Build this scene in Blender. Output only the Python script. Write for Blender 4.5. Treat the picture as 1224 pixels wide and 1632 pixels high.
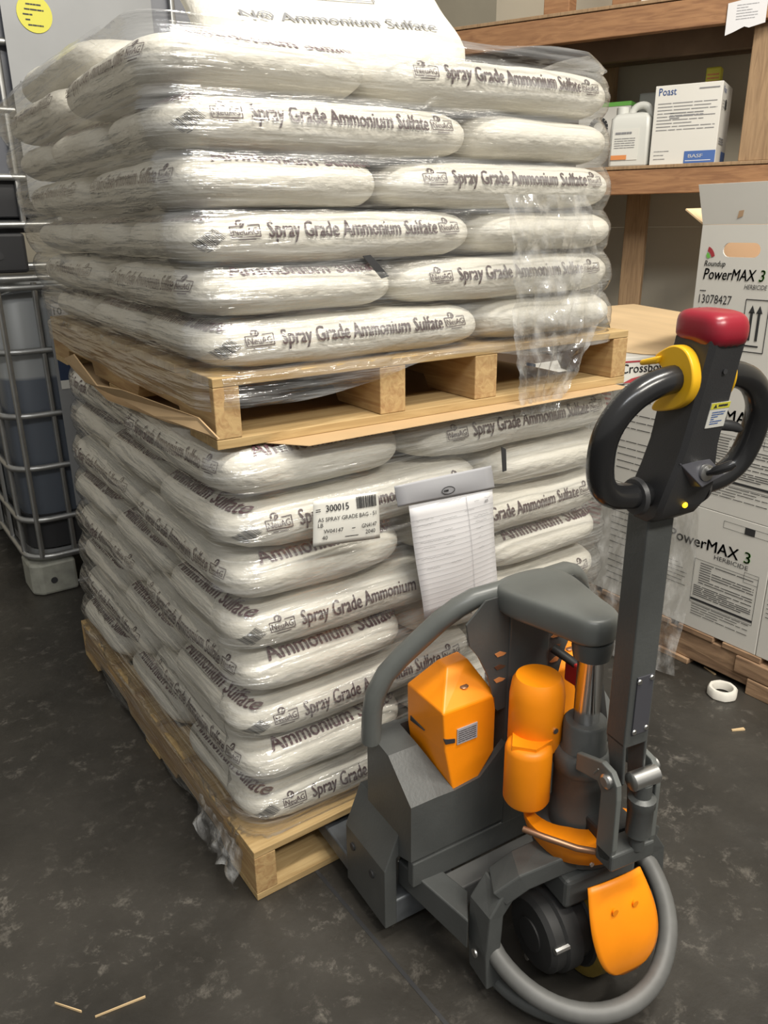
import bpy, bmesh, math, random
from math import sin, cos, pi, radians, sqrt
from mathutils import Vector, Matrix, noise
random.seed(4)
scene = bpy.context.scene
COL = scene.collection
for o in list(bpy.data.objects): bpy.data.objects.remove(o)

# ------------------------------------------------------------------ camera, world, lamps
CP = Vector((-0.495, -1.178, 1.291)); YAW, PIT, ROL, FPX = 0.608, 0.348, -0.013, 1267.0
fw = Vector((sin(YAW)*cos(PIT), cos(YAW)*cos(PIT), -sin(PIT))); rt = Vector((cos(YAW), -sin(YAW), 0)); up = rt.cross(fw)
rt, up = cos(ROL)*rt + sin(ROL)*up, -sin(ROL)*rt + cos(ROL)*up
cam = bpy.data.cameras.new('camera'); camo = bpy.data.objects.new('camera', cam); COL.objects.link(camo)
M = Matrix((rt, up, -fw)).transposed().to_4x4(); M.translation = CP; camo.matrix_world = M
cam.sensor_fit = 'VERTICAL'; cam.sensor_height = 36; cam.lens = FPX/1632*36; cam.clip_start = 0.02
scene.camera = camo
def ray(x, y): return rt*((x-612)/FPX) + up*((816-y)/FPX) + fw
def on_z(x, y, z): d = ray(x, y); return CP + d*((z-CP.z)/d.z)
def on_x(x, y, v): d = ray(x, y); return CP + d*((v-CP.x)/d.x)
def on_y(x, y, v): d = ray(x, y); return CP + d*((v-CP.y)/d.y)

wd = bpy.data.worlds.new('world'); scene.world = wd; wd.use_nodes = True
wd.node_tree.nodes['Background'].inputs[0].default_value = (1.0, 0.97, 0.9, 1)
wd.node_tree.nodes['Background'].inputs[1].default_value = 0.30
def area(name, loc, to, sx, sy, power, color):
    l = bpy.data.lights.new(name, 'AREA'); l.shape = 'RECTANGLE'; l.size = sx; l.size_y = sy; l.energy = power; l.color = color
    o = bpy.data.objects.new(name, l); COL.objects.link(o); o.location = loc
    o.rotation_euler = (Vector(to)-Vector(loc)).to_track_quat('-Z', 'Y').to_euler(); return o
area('ceiling_tube_or_fill', (0.35, -3.2, 3.7), (0.6, 0.2, 0.6), 1.8, 0.3, 92, (1.0, 0.95, 0.85))
area('ceiling_tube_or_fill', (0.65, -1.3, 4.1), (0.7, -0.5, 0.4), 1.8, 0.3, 105, (1.0, 0.95, 0.85))
area('ceiling_tube_or_fill', (1.9, -1.5, 4.1), (1.1, 0.2, 0.5), 1.8, 0.3, 18, (1.0, 0.93, 0.82))
area('ceiling_tube_or_fill', (-1.5, -2.6, 3.9), (0.3, 0.6, 0.8), 1.8, 0.3, 36, (0.96, 0.98, 1.0))  # added cool fill, no tube here; lifts left side and film highlights
vs = scene.view_settings; vs.view_transform = 'Standard'; vs.look = 'None'; vs.exposure = 0.29; vs.gamma = 1; vs.use_curve_mapping = False

# ------------------------------------------------------------------ materials
def mat(name, color, rough=0.5, metal=0.0, noise_amt=0.0, scale=20, bump=0.0, bscale=200, spec=0.5, stretch=(1, 1, 1), col2=None, coat=0):
    m = bpy.data.materials.new(name); m.use_nodes = True; nt = m.node_tree; b = nt.nodes['Principled BSDF']
    b.inputs['Roughness'].default_value = rough; b.inputs['Metallic'].default_value = metal
    b.inputs['Specular IOR Level'].default_value = spec; b.inputs['Coat Weight'].default_value = coat
    b.inputs['Base Color'].default_value = (*color, 1)
    if noise_amt or bump:
        tc = nt.nodes.new('ShaderNodeTexCoord'); mp = nt.nodes.new('ShaderNodeMapping'); mp.inputs['Scale'].default_value = stretch
        nt.links.new(tc.outputs['Object'], mp.inputs[0])
    if noise_amt:
        n = nt.nodes.new('ShaderNodeTexNoise'); n.inputs['Scale'].default_value = scale; n.inputs['Detail'].default_value = 5
        nt.links.new(mp.outputs[0], n.inputs['Vector'])
        r = nt.nodes.new('ShaderNodeValToRGB'); r.color_ramp.elements[0].position = 0.3; r.color_ramp.elements[1].position = 0.7
        c2 = col2 if col2 else tuple(c*(1-noise_amt) for c in color)
        r.color_ramp.elements[0].color = (*c2, 1); r.color_ramp.elements[1].color = (*color, 1)
        nt.links.new(n.outputs['Fac'], r.inputs[0]); nt.links.new(r.outputs[0], b.inputs['Base Color'])
    if bump:
        n2 = nt.nodes.new('ShaderNodeTexNoise'); n2.inputs['Scale'].default_value = bscale; n2.inputs['Detail'].default_value = 3
        nt.links.new(mp.outputs[0], n2.inputs['Vector'])
        bp = nt.nodes.new('ShaderNodeBump'); bp.inputs['Strength'].default_value = bump; bp.inputs['Distance'].default_value = 0.01
        nt.links.new(n2.outputs['Fac'], bp.inputs['Height']); nt.links.new(bp.outputs[0], b.inputs['Normal'])
    return m
def film_mat(name, base, haze, freq):
    m = bpy.data.materials.new(name); m.use_nodes = True; nt = m.node_tree; b = nt.nodes['Principled BSDF']; out = nt.nodes['Material Output']
    b.inputs['Base Color'].default_value = (0.86, 0.86, 0.85, 1); b.inputs['Roughness'].default_value = 0.12; b.inputs['Specular IOR Level'].default_value = 1.0
    tc = nt.nodes.new('ShaderNodeTexCoord'); mp = nt.nodes.new('ShaderNodeMapping'); mp.inputs['Scale'].default_value = freq
    nt.links.new(tc.outputs['Object'], mp.inputs[0])
    n = nt.nodes.new('ShaderNodeTexNoise'); n.inputs['Scale'].default_value = 1; n.inputs['Detail'].default_value = 4
    nt.links.new(mp.outputs[0], n.inputs['Vector'])
    bp = nt.nodes.new('ShaderNodeBump'); bp.inputs['Strength'].default_value = 0.8; bp.inputs['Distance'].default_value = 0.014
    nt.links.new(n.outputs['Fac'], bp.inputs['Height']); nt.links.new(bp.outputs[0], b.inputs['Normal'])
    tr = nt.nodes.new('ShaderNodeBsdfTransparent'); tr.inputs[0].default_value = (0.985, 0.985, 0.98, 1)
    lw = nt.nodes.new('ShaderNodeLayerWeight'); lw.inputs[0].default_value = 0.35
    r = nt.nodes.new('ShaderNodeMapRange'); r.inputs[1].default_value = 0.42; r.inputs[2].default_value = 0.75; r.inputs[3].default_value = base; r.inputs[4].default_value = base+haze
    nt.links.new(n.outputs['Fac'], r.inputs[0])
    mx = nt.nodes.new('ShaderNodeMixShader'); nt.links.new(r.outputs[0], mx.inputs[0]); nt.links.new(tr.outputs[0], mx.inputs[1]); nt.links.new(b.outputs[0], mx.inputs[2])
    gl = nt.nodes.new('ShaderNodeBsdfGlossy'); gl.inputs['Roughness'].default_value = 0.10; nt.links.new(bp.outputs[0], gl.inputs['Normal'])
    f = nt.nodes.new('ShaderNodeMath'); f.operation = 'MULTIPLY_ADD'; f.inputs[1].default_value = 0.38; f.inputs[2].default_value = 0.10; f.use_clamp = True
    nt.links.new(lw.outputs['Facing'], f.inputs[0])
    m2 = nt.nodes.new('ShaderNodeMixShader'); nt.links.new(f.outputs[0], m2.inputs[0]); nt.links.new(mx.outputs[0], m2.inputs[1]); nt.links.new(gl.outputs[0], m2.inputs[2])
    nt.links.new(m2.outputs[0], out.inputs['Surface']); return m
def wood_mat(name, c1, c2, scale=(40, 3, 40)):
    m = bpy.data.materials.new(name); m.use_nodes = True; nt = m.node_tree; b = nt.nodes['Principled BSDF']; b.inputs['Roughness'].default_value = 0.75
    tc = nt.nodes.new('ShaderNodeTexCoord'); mp = nt.nodes.new('ShaderNodeMapping'); mp.inputs['Scale'].default_value = scale
    nt.links.new(tc.outputs['Object'], mp.inputs[0])
    w = nt.nodes.new('ShaderNodeTexNoise'); w.inputs['Scale'].default_value = 1.6; w.inputs['Detail'].default_value = 6; w.inputs['Distortion'].default_value = 1.2
    nt.links.new(mp.outputs[0], w.inputs['Vector'])
    r = nt.nodes.new('ShaderNodeValToRGB'); r.color_ramp.elements[0].position = 0.32; r.color_ramp.elements[1].position = 0.62
    r.color_ramp.elements[0].color = (*c1, 1); r.color_ramp.elements[1].color = (*c2, 1)
    nt.links.new(w.outputs['Fac'], r.inputs[0]); nt.links.new(r.outputs[0], b.inputs['Base Color'])
    bp = nt.nodes.new('ShaderNodeBump'); bp.inputs['Strength'].default_value = 0.25; bp.inputs['Distance'].default_value = 0.004
    nt.links.new(w.outputs['Fac'], bp.inputs['Height']); nt.links.new(bp.outputs[0], b.inputs['Normal'])
    return m
MT = {}
MT['bag'] = mat('woven_bag', (0.71, 0.68, 0.605), 0.42, 0, 0.08, 9, 0.50, 30, 0.4, (1, 1, 2.0))
MT['ink'] = mat('print_ink', (0.075, 0.045, 0.05), 0.6)
MT['ink_purple'] = mat('print_ink_purple', (0.10, 0.045, 0.055), 0.6)
MT['black_ink'] = mat('black_ink', (0.03, 0.03, 0.032), 0.6)
MT['grey_ink'] = mat('grey_ink', (0.22, 0.22, 0.23), 0.6)
MT['green_ink'] = mat('green_ink', (0.16, 0.48, 0.08), 0.6)
MT['red_ink'] = mat('red_ink', (0.38, 0.04, 0.05), 0.6)
MT['blue_ink'] = mat('blue_ink', (0.06, 0.13, 0.36), 0.6)
MT['navy_ink'] = mat('navy_ink', (0.02, 0.035, 0.08), 0.6)
MT['white_ink'] = mat('white_ink', (0.8, 0.8, 0.8), 0.6)
MT['orange_ink'] = mat('orange_ink', (0.65, 0.25, 0.08), 0.6)
MT['film'] = film_mat('stretch_film', 0.03, 0.22, (5, 5, 75))
MT['film_loose'] = film_mat('loose_film', 0.05, 0.35, (30, 30, 14))
MT['pine_x'] = wood_mat('pine_board', (0.34, 0.22, 0.09), (0.47, 0.33, 0.155), (3, 40, 40))
MT['pine_y'] = wood_mat('pine_stringer', (0.34, 0.20, 0.085), (0.46, 0.31, 0.14), (40, 3, 40))
MT['old_wood'] = wood_mat('old_pallet_wood', (0.20, 0.12, 0.07), (0.42, 0.27, 0.16), (30, 4, 30))
MT['fir'] = wood_mat('shelf_fir', (0.23, 0.11, 0.05), (0.34, 0.175, 0.08), (5, 5, 40))
MT['fir_post'] = wood_mat('shelf_post', (0.24, 0.15, 0.08), (0.34, 0.22, 0.12), (40, 40, 4))
MT['ply_dark'] = mat('dark_plywood', (0.20, 0.13, 0.08), 0.8, 0, 0.3, 8)
MT['wall'] = mat('grey_wall_panel', (0.64, 0.58, 0.46), 0.8, 0, 0.1, 3)
MT['card'] = mat('cardboard', (0.50, 0.34, 0.18), 0.8, 0, 0.1, 12)
MT['sheet'] = mat('plywood_sheet', (0.85, 0.62, 0.36), 0.7, 0, 0.1, 3, stretch=(8, 1, 1))
MT['carton'] = mat('white_carton', (0.68, 0.66, 0.61), 0.55, 0, 0.05, 4)
MT['carton_in'] = mat('carton_inside', (0.50, 0.33, 0.20), 0.8)
MT['paper'] = mat('paper', (0.68, 0.67, 0.68), 0.6)
MT['label'] = mat('label_paper', (0.66, 0.65, 0.60), 0.5)
MT['tape'] = mat('grey_tape', (0.36, 0.36, 0.38), 0.5)
MT['grey_paint'] = mat('grey_paint', (0.076, 0.080, 0.078), 0.42, 0.0, 0.18, 14, 0.05, 180)
MT['grey_cast'] = mat('grey_cast', (0.125, 0.132, 0.125), 0.36, 0.0, 0.1, 20)
MT['worn_steel'] = mat('worn_fork_steel', (0.14, 0.15, 0.16), 0.45, 0.3, 0.45, 18, 0.1, 60)
MT['tube_paint'] = mat('scuffed_tube', (0.14, 0.14, 0.135), 0.5, 0.0, 0.35, 10)
MT['black_plastic'] = mat('black_plastic', (0.035, 0.035, 0.037), 0.45, 0, 0.1, 30, 0.06, 500)
MT['black_gloss'] = mat('black_gloss_grip', (0.018, 0.018, 0.019), 0.22)
MT['orange'] = mat('orange_cover', (1.0, 0.30, 0.004), 0.42, 0, 0.14, 12)
MT['yellow'] = mat('yellow_switch', (0.80, 0.45, 0.015), 0.35)
MT['red_cap'] = mat('red_button', (0.24, 0.010, 0.022), 0.3)
MT['red_plastic'] = mat('red_plug', (0.5, 0.03, 0.03), 0.4)
MT['chrome'] = mat('chrome', (0.75, 0.75, 0.75), 0.16, 1.0)
MT['zinc'] = mat('zinc', (0.55, 0.55, 0.54), 0.35, 1.0)
MT['copper'] = mat('copper_pipe', (0.32, 0.18, 0.11), 0.4, 0.8)
MT['brass'] = mat('brass_fitting', (0.42, 0.34, 0.20), 0.35, 0.9)
MT['rubber'] = mat('rubber', (0.025, 0.025, 0.025), 0.55, 0, 0.2, 30)
MT['tread'] = mat('wheel_tread', (0.32, 0.22, 0.04), 0.5, 0, 0.4, 20)
MT['plate'] = mat('rating_plate', (0.06, 0.06, 0.07), 0.35)
MT['galv'] = mat('galvanised_tube', (0.45, 0.45, 0.44), 0.38, 0.85, 0.2, 20)
MT['galv_sheet'] = mat('galvanised_sheet', (0.30, 0.305, 0.31), 0.5, 0.2, 0.1, 6)
MT['foot'] = mat('tote_foot', (0.42, 0.42, 0.36), 0.45, 0.2, 0.3, 25)
MT['tote_base'] = mat('tote_base', (0.02, 0.02, 0.022), 0.6)
MT['sticker_yellow'] = mat('yellow_sticker', (0.62, 0.58, 0.06), 0.5)
MT['jug'] = mat('jug_plastic', (0.60, 0.60, 0.56), 0.4)
MT['bin'] = mat('grey_bin', (0.22, 0.22, 0.20), 0.4)
MT['white_paint'] = mat('white_paint', (0.75, 0.72, 0.65), 0.6)
MT['chip'] = mat('wood_chip', (0.62, 0.45, 0.25), 0.8)
def emis(name, c, s):
    m = bpy.data.materials.new(name); m.use_nodes = True; b = m.node_tree.nodes['Principled BSDF']
    b.inputs['Base Color'].default_value = (*c, 1); b.inputs['Emission Color'].default_value = (*c, 1); b.inputs['Emission Strength'].default_value = s; return m
MT['led'] = emis('amber_led', (1.0, 0.6, 0.02), 1.5)
def tank_mat(name, level, c_air, c_liq):
    m = bpy.data.materials.new(name); m.use_nodes = True; nt = m.node_tree; b = nt.nodes['Principled BSDF']; b.inputs['Roughness'].default_value = 0.4
    tc = nt.nodes.new('ShaderNodeTexCoord'); s = nt.nodes.new('ShaderNodeSeparateXYZ'); nt.links.new(tc.outputs['Object'], s.inputs[0])
    r = nt.nodes.new('ShaderNodeMapRange'); r.inputs[1].default_value = level-0.006; r.inputs[2].default_value = level+0.006
    nt.links.new(s.outputs['Z'], r.inputs[0])
    mx = nt.nodes.new('ShaderNodeMix'); mx.data_type = 'RGBA'; mx.inputs[6].default_value = (*c_liq, 1); mx.inputs[7].default_value = (*c_air, 1)
    nt.links.new(r.outputs[0], mx.inputs[0]); nt.links.new(mx.outputs[2], b.inputs['Base Color']); return m
MT['tank_low'] = tank_mat('tank_half_full', 0.80, (0.33, 0.34, 0.34), (0.105, 0.12, 0.145))
MT['tank_up'] = tank_mat('tank_full', 2.3, (0.33, 0.34, 0.34), (0.15, 0.155, 0.175))
def floor_mat():
    m = bpy.data.materials.new('dusty_dark_floor'); m.use_nodes = True; nt = m.node_tree; b = nt.nodes['Principled BSDF']
    tc = nt.nodes.new('ShaderNodeTexCoord')
    def nz(sc, det, rough=0.6, dist=0):
        n = nt.nodes.new('ShaderNodeTexNoise'); n.inputs['Scale'].default_value = sc; n.inputs['Detail'].default_value = det; n.inputs['Roughness'].default_value = rough
        n.inputs['Distortion'].default_value = dist; nt.links.new(tc.outputs['Object'], n.inputs['Vector']); return n
    def ramp(n, p0, c0, p1, c1):
        r = nt.nodes.new('ShaderNodeValToRGB'); e = r.color_ramp.elements; e[0].position = p0; e[0].color = (*c0, 1); e[1].position = p1; e[1].color = (*c1, 1)
        nt.links.new(n.outputs['Fac'], r.inputs[0]); return r
    base = ramp(nz(2.2, 6), 0.35, (0.020, 0.018, 0.015), 0.7, (0.050, 0.045, 0.038))
    dust = ramp(nz(20, 10, 0.80, 0.3), 0.54, (0, 0, 0), 0.82, (1, 1, 1))
    patch = ramp(nz(3.1, 4, 0.6, 0.5), 0.40, (0, 0, 0), 0.64, (1, 1, 1))
    mu = nt.nodes.new('ShaderNodeMix'); mu.data_type = 'RGBA'; mu.blend_type = 'MULTIPLY'; mu.inputs[0].default_value = 1
    nt.links.new(dust.outputs[0], mu.inputs[6]); nt.links.new(patch.outputs[0], mu.inputs[7])
    mx = nt.nodes.new('ShaderNodeMix'); mx.data_type = 'RGBA'; mx.inputs[7].default_value = (0.32, 0.29, 0.25, 1)
    nt.links.new(mu.outputs[2], mx.inputs[0]); nt.links.new(base.outputs[0], mx.inputs[6]); nt.links.new(mx.outputs[2], b.inputs['Base Color'])
    rr = ramp(nz(5, 5), 0.3, (0.32,)*3, 0.7, (0.6,)*3); nt.links.new(rr.outputs[0], b.inputs['Roughness'])
    bp = nt.nodes.new('ShaderNodeBump'); bp.inputs['Strength'].default_value = 0.25; bp.inputs['Distance'].default_value = 0.006
    nt.links.new(nz(30, 6).outputs['Fac'], bp.inputs['Height']); nt.links.new(bp.outputs[0], b.inputs['Normal'])
    return m
MT['floor'] = floor_mat()

# ------------------------------------------------------------------ mesh helpers
class MB:
    def __init__(s, xf=None): s.v = []; s.f = []; s.xf = xf
    def add(s, vs_, fs):
        k = len(s.v); s.v += [tuple(s.xf(Vector(p))) if s.xf else tuple(p) for p in vs_]; s.f += [tuple(i+k for i in q) for q in fs]; return s
    def box(s, x0, x1, y0, y1, z0, z1):
        return s.add([(x, y, z) for z in (z0, z1) for y in (y0, y1) for x in (x0, x1)],
                     [(0, 2, 3, 1), (4, 5, 7, 6), (0, 1, 5, 4), (2, 6, 7, 3), (0, 4, 6, 2), (1, 3, 7, 5)])
    def prism(s, poly, lo, hi, axis='z'):
        n = len(poly)
        def P(a, b, c): return {'z': (a, b, c), 'x': (c, a, b), 'y': (a, c, b)}[axis]
        return s.add([P(a, b, lo) for a, b in poly] + [P(a, b, hi) for a, b in poly],
                     [tuple(range(n-1, -1, -1)), tuple(range(n, 2*n))] + [(i, (i+1) % n, n+(i+1) % n, n+i) for i in range(n)])
    def tube(s, pts, r, n=10, closed=False, caps=True):
        pts = [Vector(p) for p in pts]; m = len(pts); rings = []; prev = None
        for i, p in enumerate(pts):
            a = pts[i-1] if (i or closed) else p; b = pts[(i+1) % m] if (i < m-1 or closed) else p
            t = (b-a).normalized()
            if prev is None: prev = t.orthogonal().normalized()
            u = (prev - t*prev.dot(t)).normalized(); prev = u; w = t.cross(u)
            rr = r[i] if isinstance(r, (list, tuple)) else r
            rings.append([p + u*(rr*cos(2*pi*k/n)) + w*(rr*sin(2*pi*k/n)) for k in range(n)])
        vs_ = [q for R_ in rings for q in R_]; fs = []
        for i in range(m if closed else m-1):
            j = (i+1) % m
            for k in range(n): fs.append((i*n+k, i*n+(k+1) % n, j*n+(k+1) % n, j*n+k))
        if caps and not closed: fs += [tuple(range(n-1, -1, -1)), tuple((m-1)*n+k for k in range(n))]
        return s.add(vs_, fs)
    def lathe(s, prof, c=(0, 0, 0), axis='z', n=20):
        c = Vector(c); vs_ = []; fs = []
        for r, h in prof:
            for k in range(n):
                a, b = r*cos(2*pi*k/n), r*sin(2*pi*k/n)
                vs_.append(c + Vector({'z': (a, b, h), 'x': (h, a, b), 'y': (b, h, a)}[axis]))
        for i in range(len(prof)-1):
            for k in range(n): fs.append((i*n+k, i*n+(k+1) % n, (i+1)*n+(k+1) % n, (i+1)*n+k))
        fs += [tuple(range(n-1, -1, -1)), tuple((len(prof)-1)*n+k for k in range(n))]
        return s.add(vs_, fs)
    def grid(s, fn, nu, nv):
        vs_ = [fn(i/nu, j/nv) for j in range(nv+1) for i in range(nu+1)]
        return s.add(vs_, [(j*(nu+1)+i, j*(nu+1)+i+1, (j+1)*(nu+1)+i+1, (j+1)*(nu+1)+i) for j in range(nv) for i in range(nu)])
    def mesh(s, name, m, smooth=0):
        me = bpy.data.meshes.new(name); me.from_pydata(s.v, [], s.f); me.materials.append(m)
        if smooth:
            me.polygons.foreach_set('use_smooth', [True]*len(me.polygons)); me.set_sharp_from_angle(angle=radians(smooth))
        return me
    def build(s, name, m, parent=None, smooth=35, bevel=0, solid=0):
        o = bpy.data.objects.new(name, s.mesh(name, MT[m], smooth)); COL.objects.link(o)
        if parent is not None: attach(o, parent)
        if solid:
            d = o.modifiers.new('thickness', 'SOLIDIFY'); d.thickness = solid; d.offset = 0
        if bevel:
            d = o.modifiers.new('bevel', 'BEVEL'); d.width = bevel; d.segments = 2; d.limit_method = 'ANGLE'; d.angle_limit = radians(40)
        return o
WM = {}
def attach(o, parent):
    o.parent = parent; o.matrix_parent_inverse = WM.get(parent.name, Matrix()).inverted()
def tag(o, label, cat, group=None, kind=None):
    if label: o['label'] = label
    if cat: o['category'] = cat
    if group: o['group'] = group
    if kind: o['kind'] = kind
    return o
def thing(name, label, cat, loc, group=None):
    o = bpy.data.objects.new(name, None); COL.objects.link(o); o.location = loc; o.empty_display_size = 0.05
    WM[o.name] = Matrix.Translation(Vector(loc)); return tag(o, label, cat, group)
def struct(o): o['kind'] = 'structure'; return o

_tc = {}
def text2d(s, bold=0.0):
    key = (s, bold)
    if key not in _tc:
        cu = bpy.data.curves.new('t', 'FONT'); cu.body = s; cu.size = 1; cu.offset = bold; cu.resolution_u = 2; cu.fill_mode = 'FRONT'
        ob = bpy.data.objects.new('t', cu); COL.objects.link(ob); bpy.context.view_layer.update()
        me = ob.evaluated_get(bpy.context.evaluated_depsgraph_get()).to_mesh()
        bm = bmesh.new(); bm.from_mesh(me); bmesh.ops.triangulate(bm, faces=bm.faces[:])
        for _ in range(4):   # short edges, so that tall strokes follow a curved bag
            es = [e for e in bm.edges if e.calc_length() > .16]
            if not es: break
            bmesh.ops.subdivide_edges(bm, edges=es, cuts=1); bmesh.ops.triangulate(bm, faces=[q for q in bm.faces if len(q.verts) > 3])
        bm.verts.index_update(); v = [(p.co.x, p.co.y) for p in bm.verts]; f = [tuple(p.index for p in q.verts) for q in bm.faces]; bm.free()
        bpy.data.objects.remove(ob); bpy.data.curves.remove(cu)
        x0 = min(a for a, b in v); x1 = max(a for a, b in v)
        _tc[key] = ([(a-x0, b) for a, b in v], f, x1-x0)
    return _tc[key]
class G2:
    """flat print: shapes in metres, later laid on a surface"""
    def __init__(s): s.v = []; s.f = []
    def add(s, v, f): k = len(s.v); s.v += v; s.f += [tuple(i+k for i in q) for q in f]; return s
    def text(s, t, x, y, h, bold=0.0, width=None, xs=1.0, align='L', shear=0.0):
        v, f, w = text2d(t, 0.0); k = h/0.7
        sx = width/w if width else k*xs
        x0 = x - (w*sx/2 if align == 'C' else w*sx if align == 'R' else 0)
        for d in ((-.65, 0, .65) if bold > .015 else (-.7, .7) if bold else (0,)):
            s.add([(x0+(a+d*bold)*sx+shear*b*k, y+(b+d*bold*.25)*k) for a, b in v], f)
        return s
    def rect(s, x0, x1, y0, y1): return s.add([(x0, y0), (x1, y0), (x1, y1), (x0, y1)], [(0, 1, 2, 3)])
    def poly(s, pts): return s.add(list(pts), [tuple(range(len(pts)))])
    def line(s, pts, w):
        for (a, b), (c, d) in zip(pts, pts[1:]):
            l = math.hypot(c-a, d-b) or 1; nx, ny = -(d-b)/l*w/2, (c-a)/l*w/2
            s.add([(a-nx, b-ny), (c-nx, d-ny), (c+nx, d+ny), (a+nx, b+ny)], [(0, 1, 2, 3)])
        return s
    def frame(s, x0, x1, y0, y1, w): return s.line([(x0, y0), (x1, y0), (x1, y1), (x0, y1), (x0, y0)], w)
    def rows(s, x0, x1, y0, y1, n, w, jit=0.3):
        random.seed(int(1e4*(x1+y1))+n)
        for i in range(n):
            y = y1-(y1-y0)*(i+0.5)/n; a = x0
            while a < x1-0.002:
                b = min(x1, a+random.uniform(0.1, 0.4)*(x1-x0)); s.rect(a, b-(x1-x0)*0.02, y-w/2, y+w/2); a = b
                if random.random() < jit*0.4: break
        return s
    def rot(s, ang, cx=0, cy=0):
        c, q = cos(ang), sin(ang); s.v = [(cx+(a-cx)*c-(b-cy)*q, cy+(a-cx)*q+(b-cy)*c) for a, b in s.v]; return s
    def shift(s, dx, dy): s.v = [(a+dx, b+dy) for a, b in s.v]; return s
    def merge(s, g): return s.add(list(g.v), g.f)
    def on(s, fn, xf=None): mb = MB(xf); mb.add([fn(a, b) for a, b in s.v], s.f); return mb
def plane(o, u, v):
    o, u, v = Vector(o), Vector(u).normalized(), Vector(v).normalized(); n = u.cross(v)
    return lambda a, b, d=0.0012: o + u*a + v*b + n*d

# ------------------------------------------------------------------ setting
struct(MB().add([(-6, -6, 0), (7, -6, 0), (7, 7, 0), (-6, 7, 0)], [(0, 1, 2, 3)]).build('floor', 'floor'))
struct(MB().box(-6, 7, 5.6, 5.7, 0, 3.6).build('wall_back', 'wall'))
struct(MB().box(4.4, 4.5, -6, 5.6, 0, 3.6).build('wall_right', 'wall'))
_a, _b = on_z(500, 1383, 0), on_z(640, 1548, 0); _d = (_b-_a).normalized(); _n = Vector((-_d.y, _d.x, 0))*0.004; _b += _d*0.8; _a -= _d*0.05
struct(MB().add([_a-_n, _b-_n, _b+_n, _a+_n], [(0, 1, 2, 3)]).build('trim_1', 'black_ink')).location.z = 0.0008

# ------------------------------------------------------------------ pallets
def pallet(x0, y0, z0, W, D, rot, label, stringers, xf=None):
    c, q = cos(rot), sin(rot)
    f = lambda p: Vector((x0+c*p.x-q*p.y, y0+q*p.x+c*p.y, z0+p.z))
    t = thing('wooden_pallet', label, 'pallet', (x0+W/2, y0+D/2, z0), None)
    for k, sx in enumerate(stringers):
        N = [(0, .017), (0, .106), (D, .106), (D, .017), (D-.16, .017), (D-.18, .045), (D-.42, .045), (D-.44, .017), (.44, .017), (.42, .045), (.18, .045), (.16, .017)]
        MB(lambda p, sx=sx: f(Vector((sx+p.x, p.y, p.z)))).prism(N, 0, 0.058 if k in (1, 2) else 0.047, 'x').build('stringer', 'pine_y', t, 0, 0.002)
    for i in range(7):
        w = .125; y = i*(D-w)/6
        MB(f).box(0.0, W, y, y+w, .1062, .1222).build('deck_board', 'pine_x', t, 0, 0.0015)
    for y, w in ((0, .13), (D*.5-.05, .1), (D-.13, .13)):
        MB(f).box(0, W, y, y+w, 0.0, .0168).build('bottom_board', 'pine_x', t, 0, 0.0015)
    return t
LW, LD = 1.012, 1.22
pallet(0, 0, 0.0005, LW, LD, 0, 'lower pine pallet standing on the floor with the forks under it', (0, .30, .66, LW-.047))
UX, UY, UZ, UR = 0.020, 0.053, 0.932, -0.031
pallet(UX, UY, UZ, LW, LD, UR, 'upper pine pallet resting on top of the lower stack of bags', (0, .33, .56, LW-.047))

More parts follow.
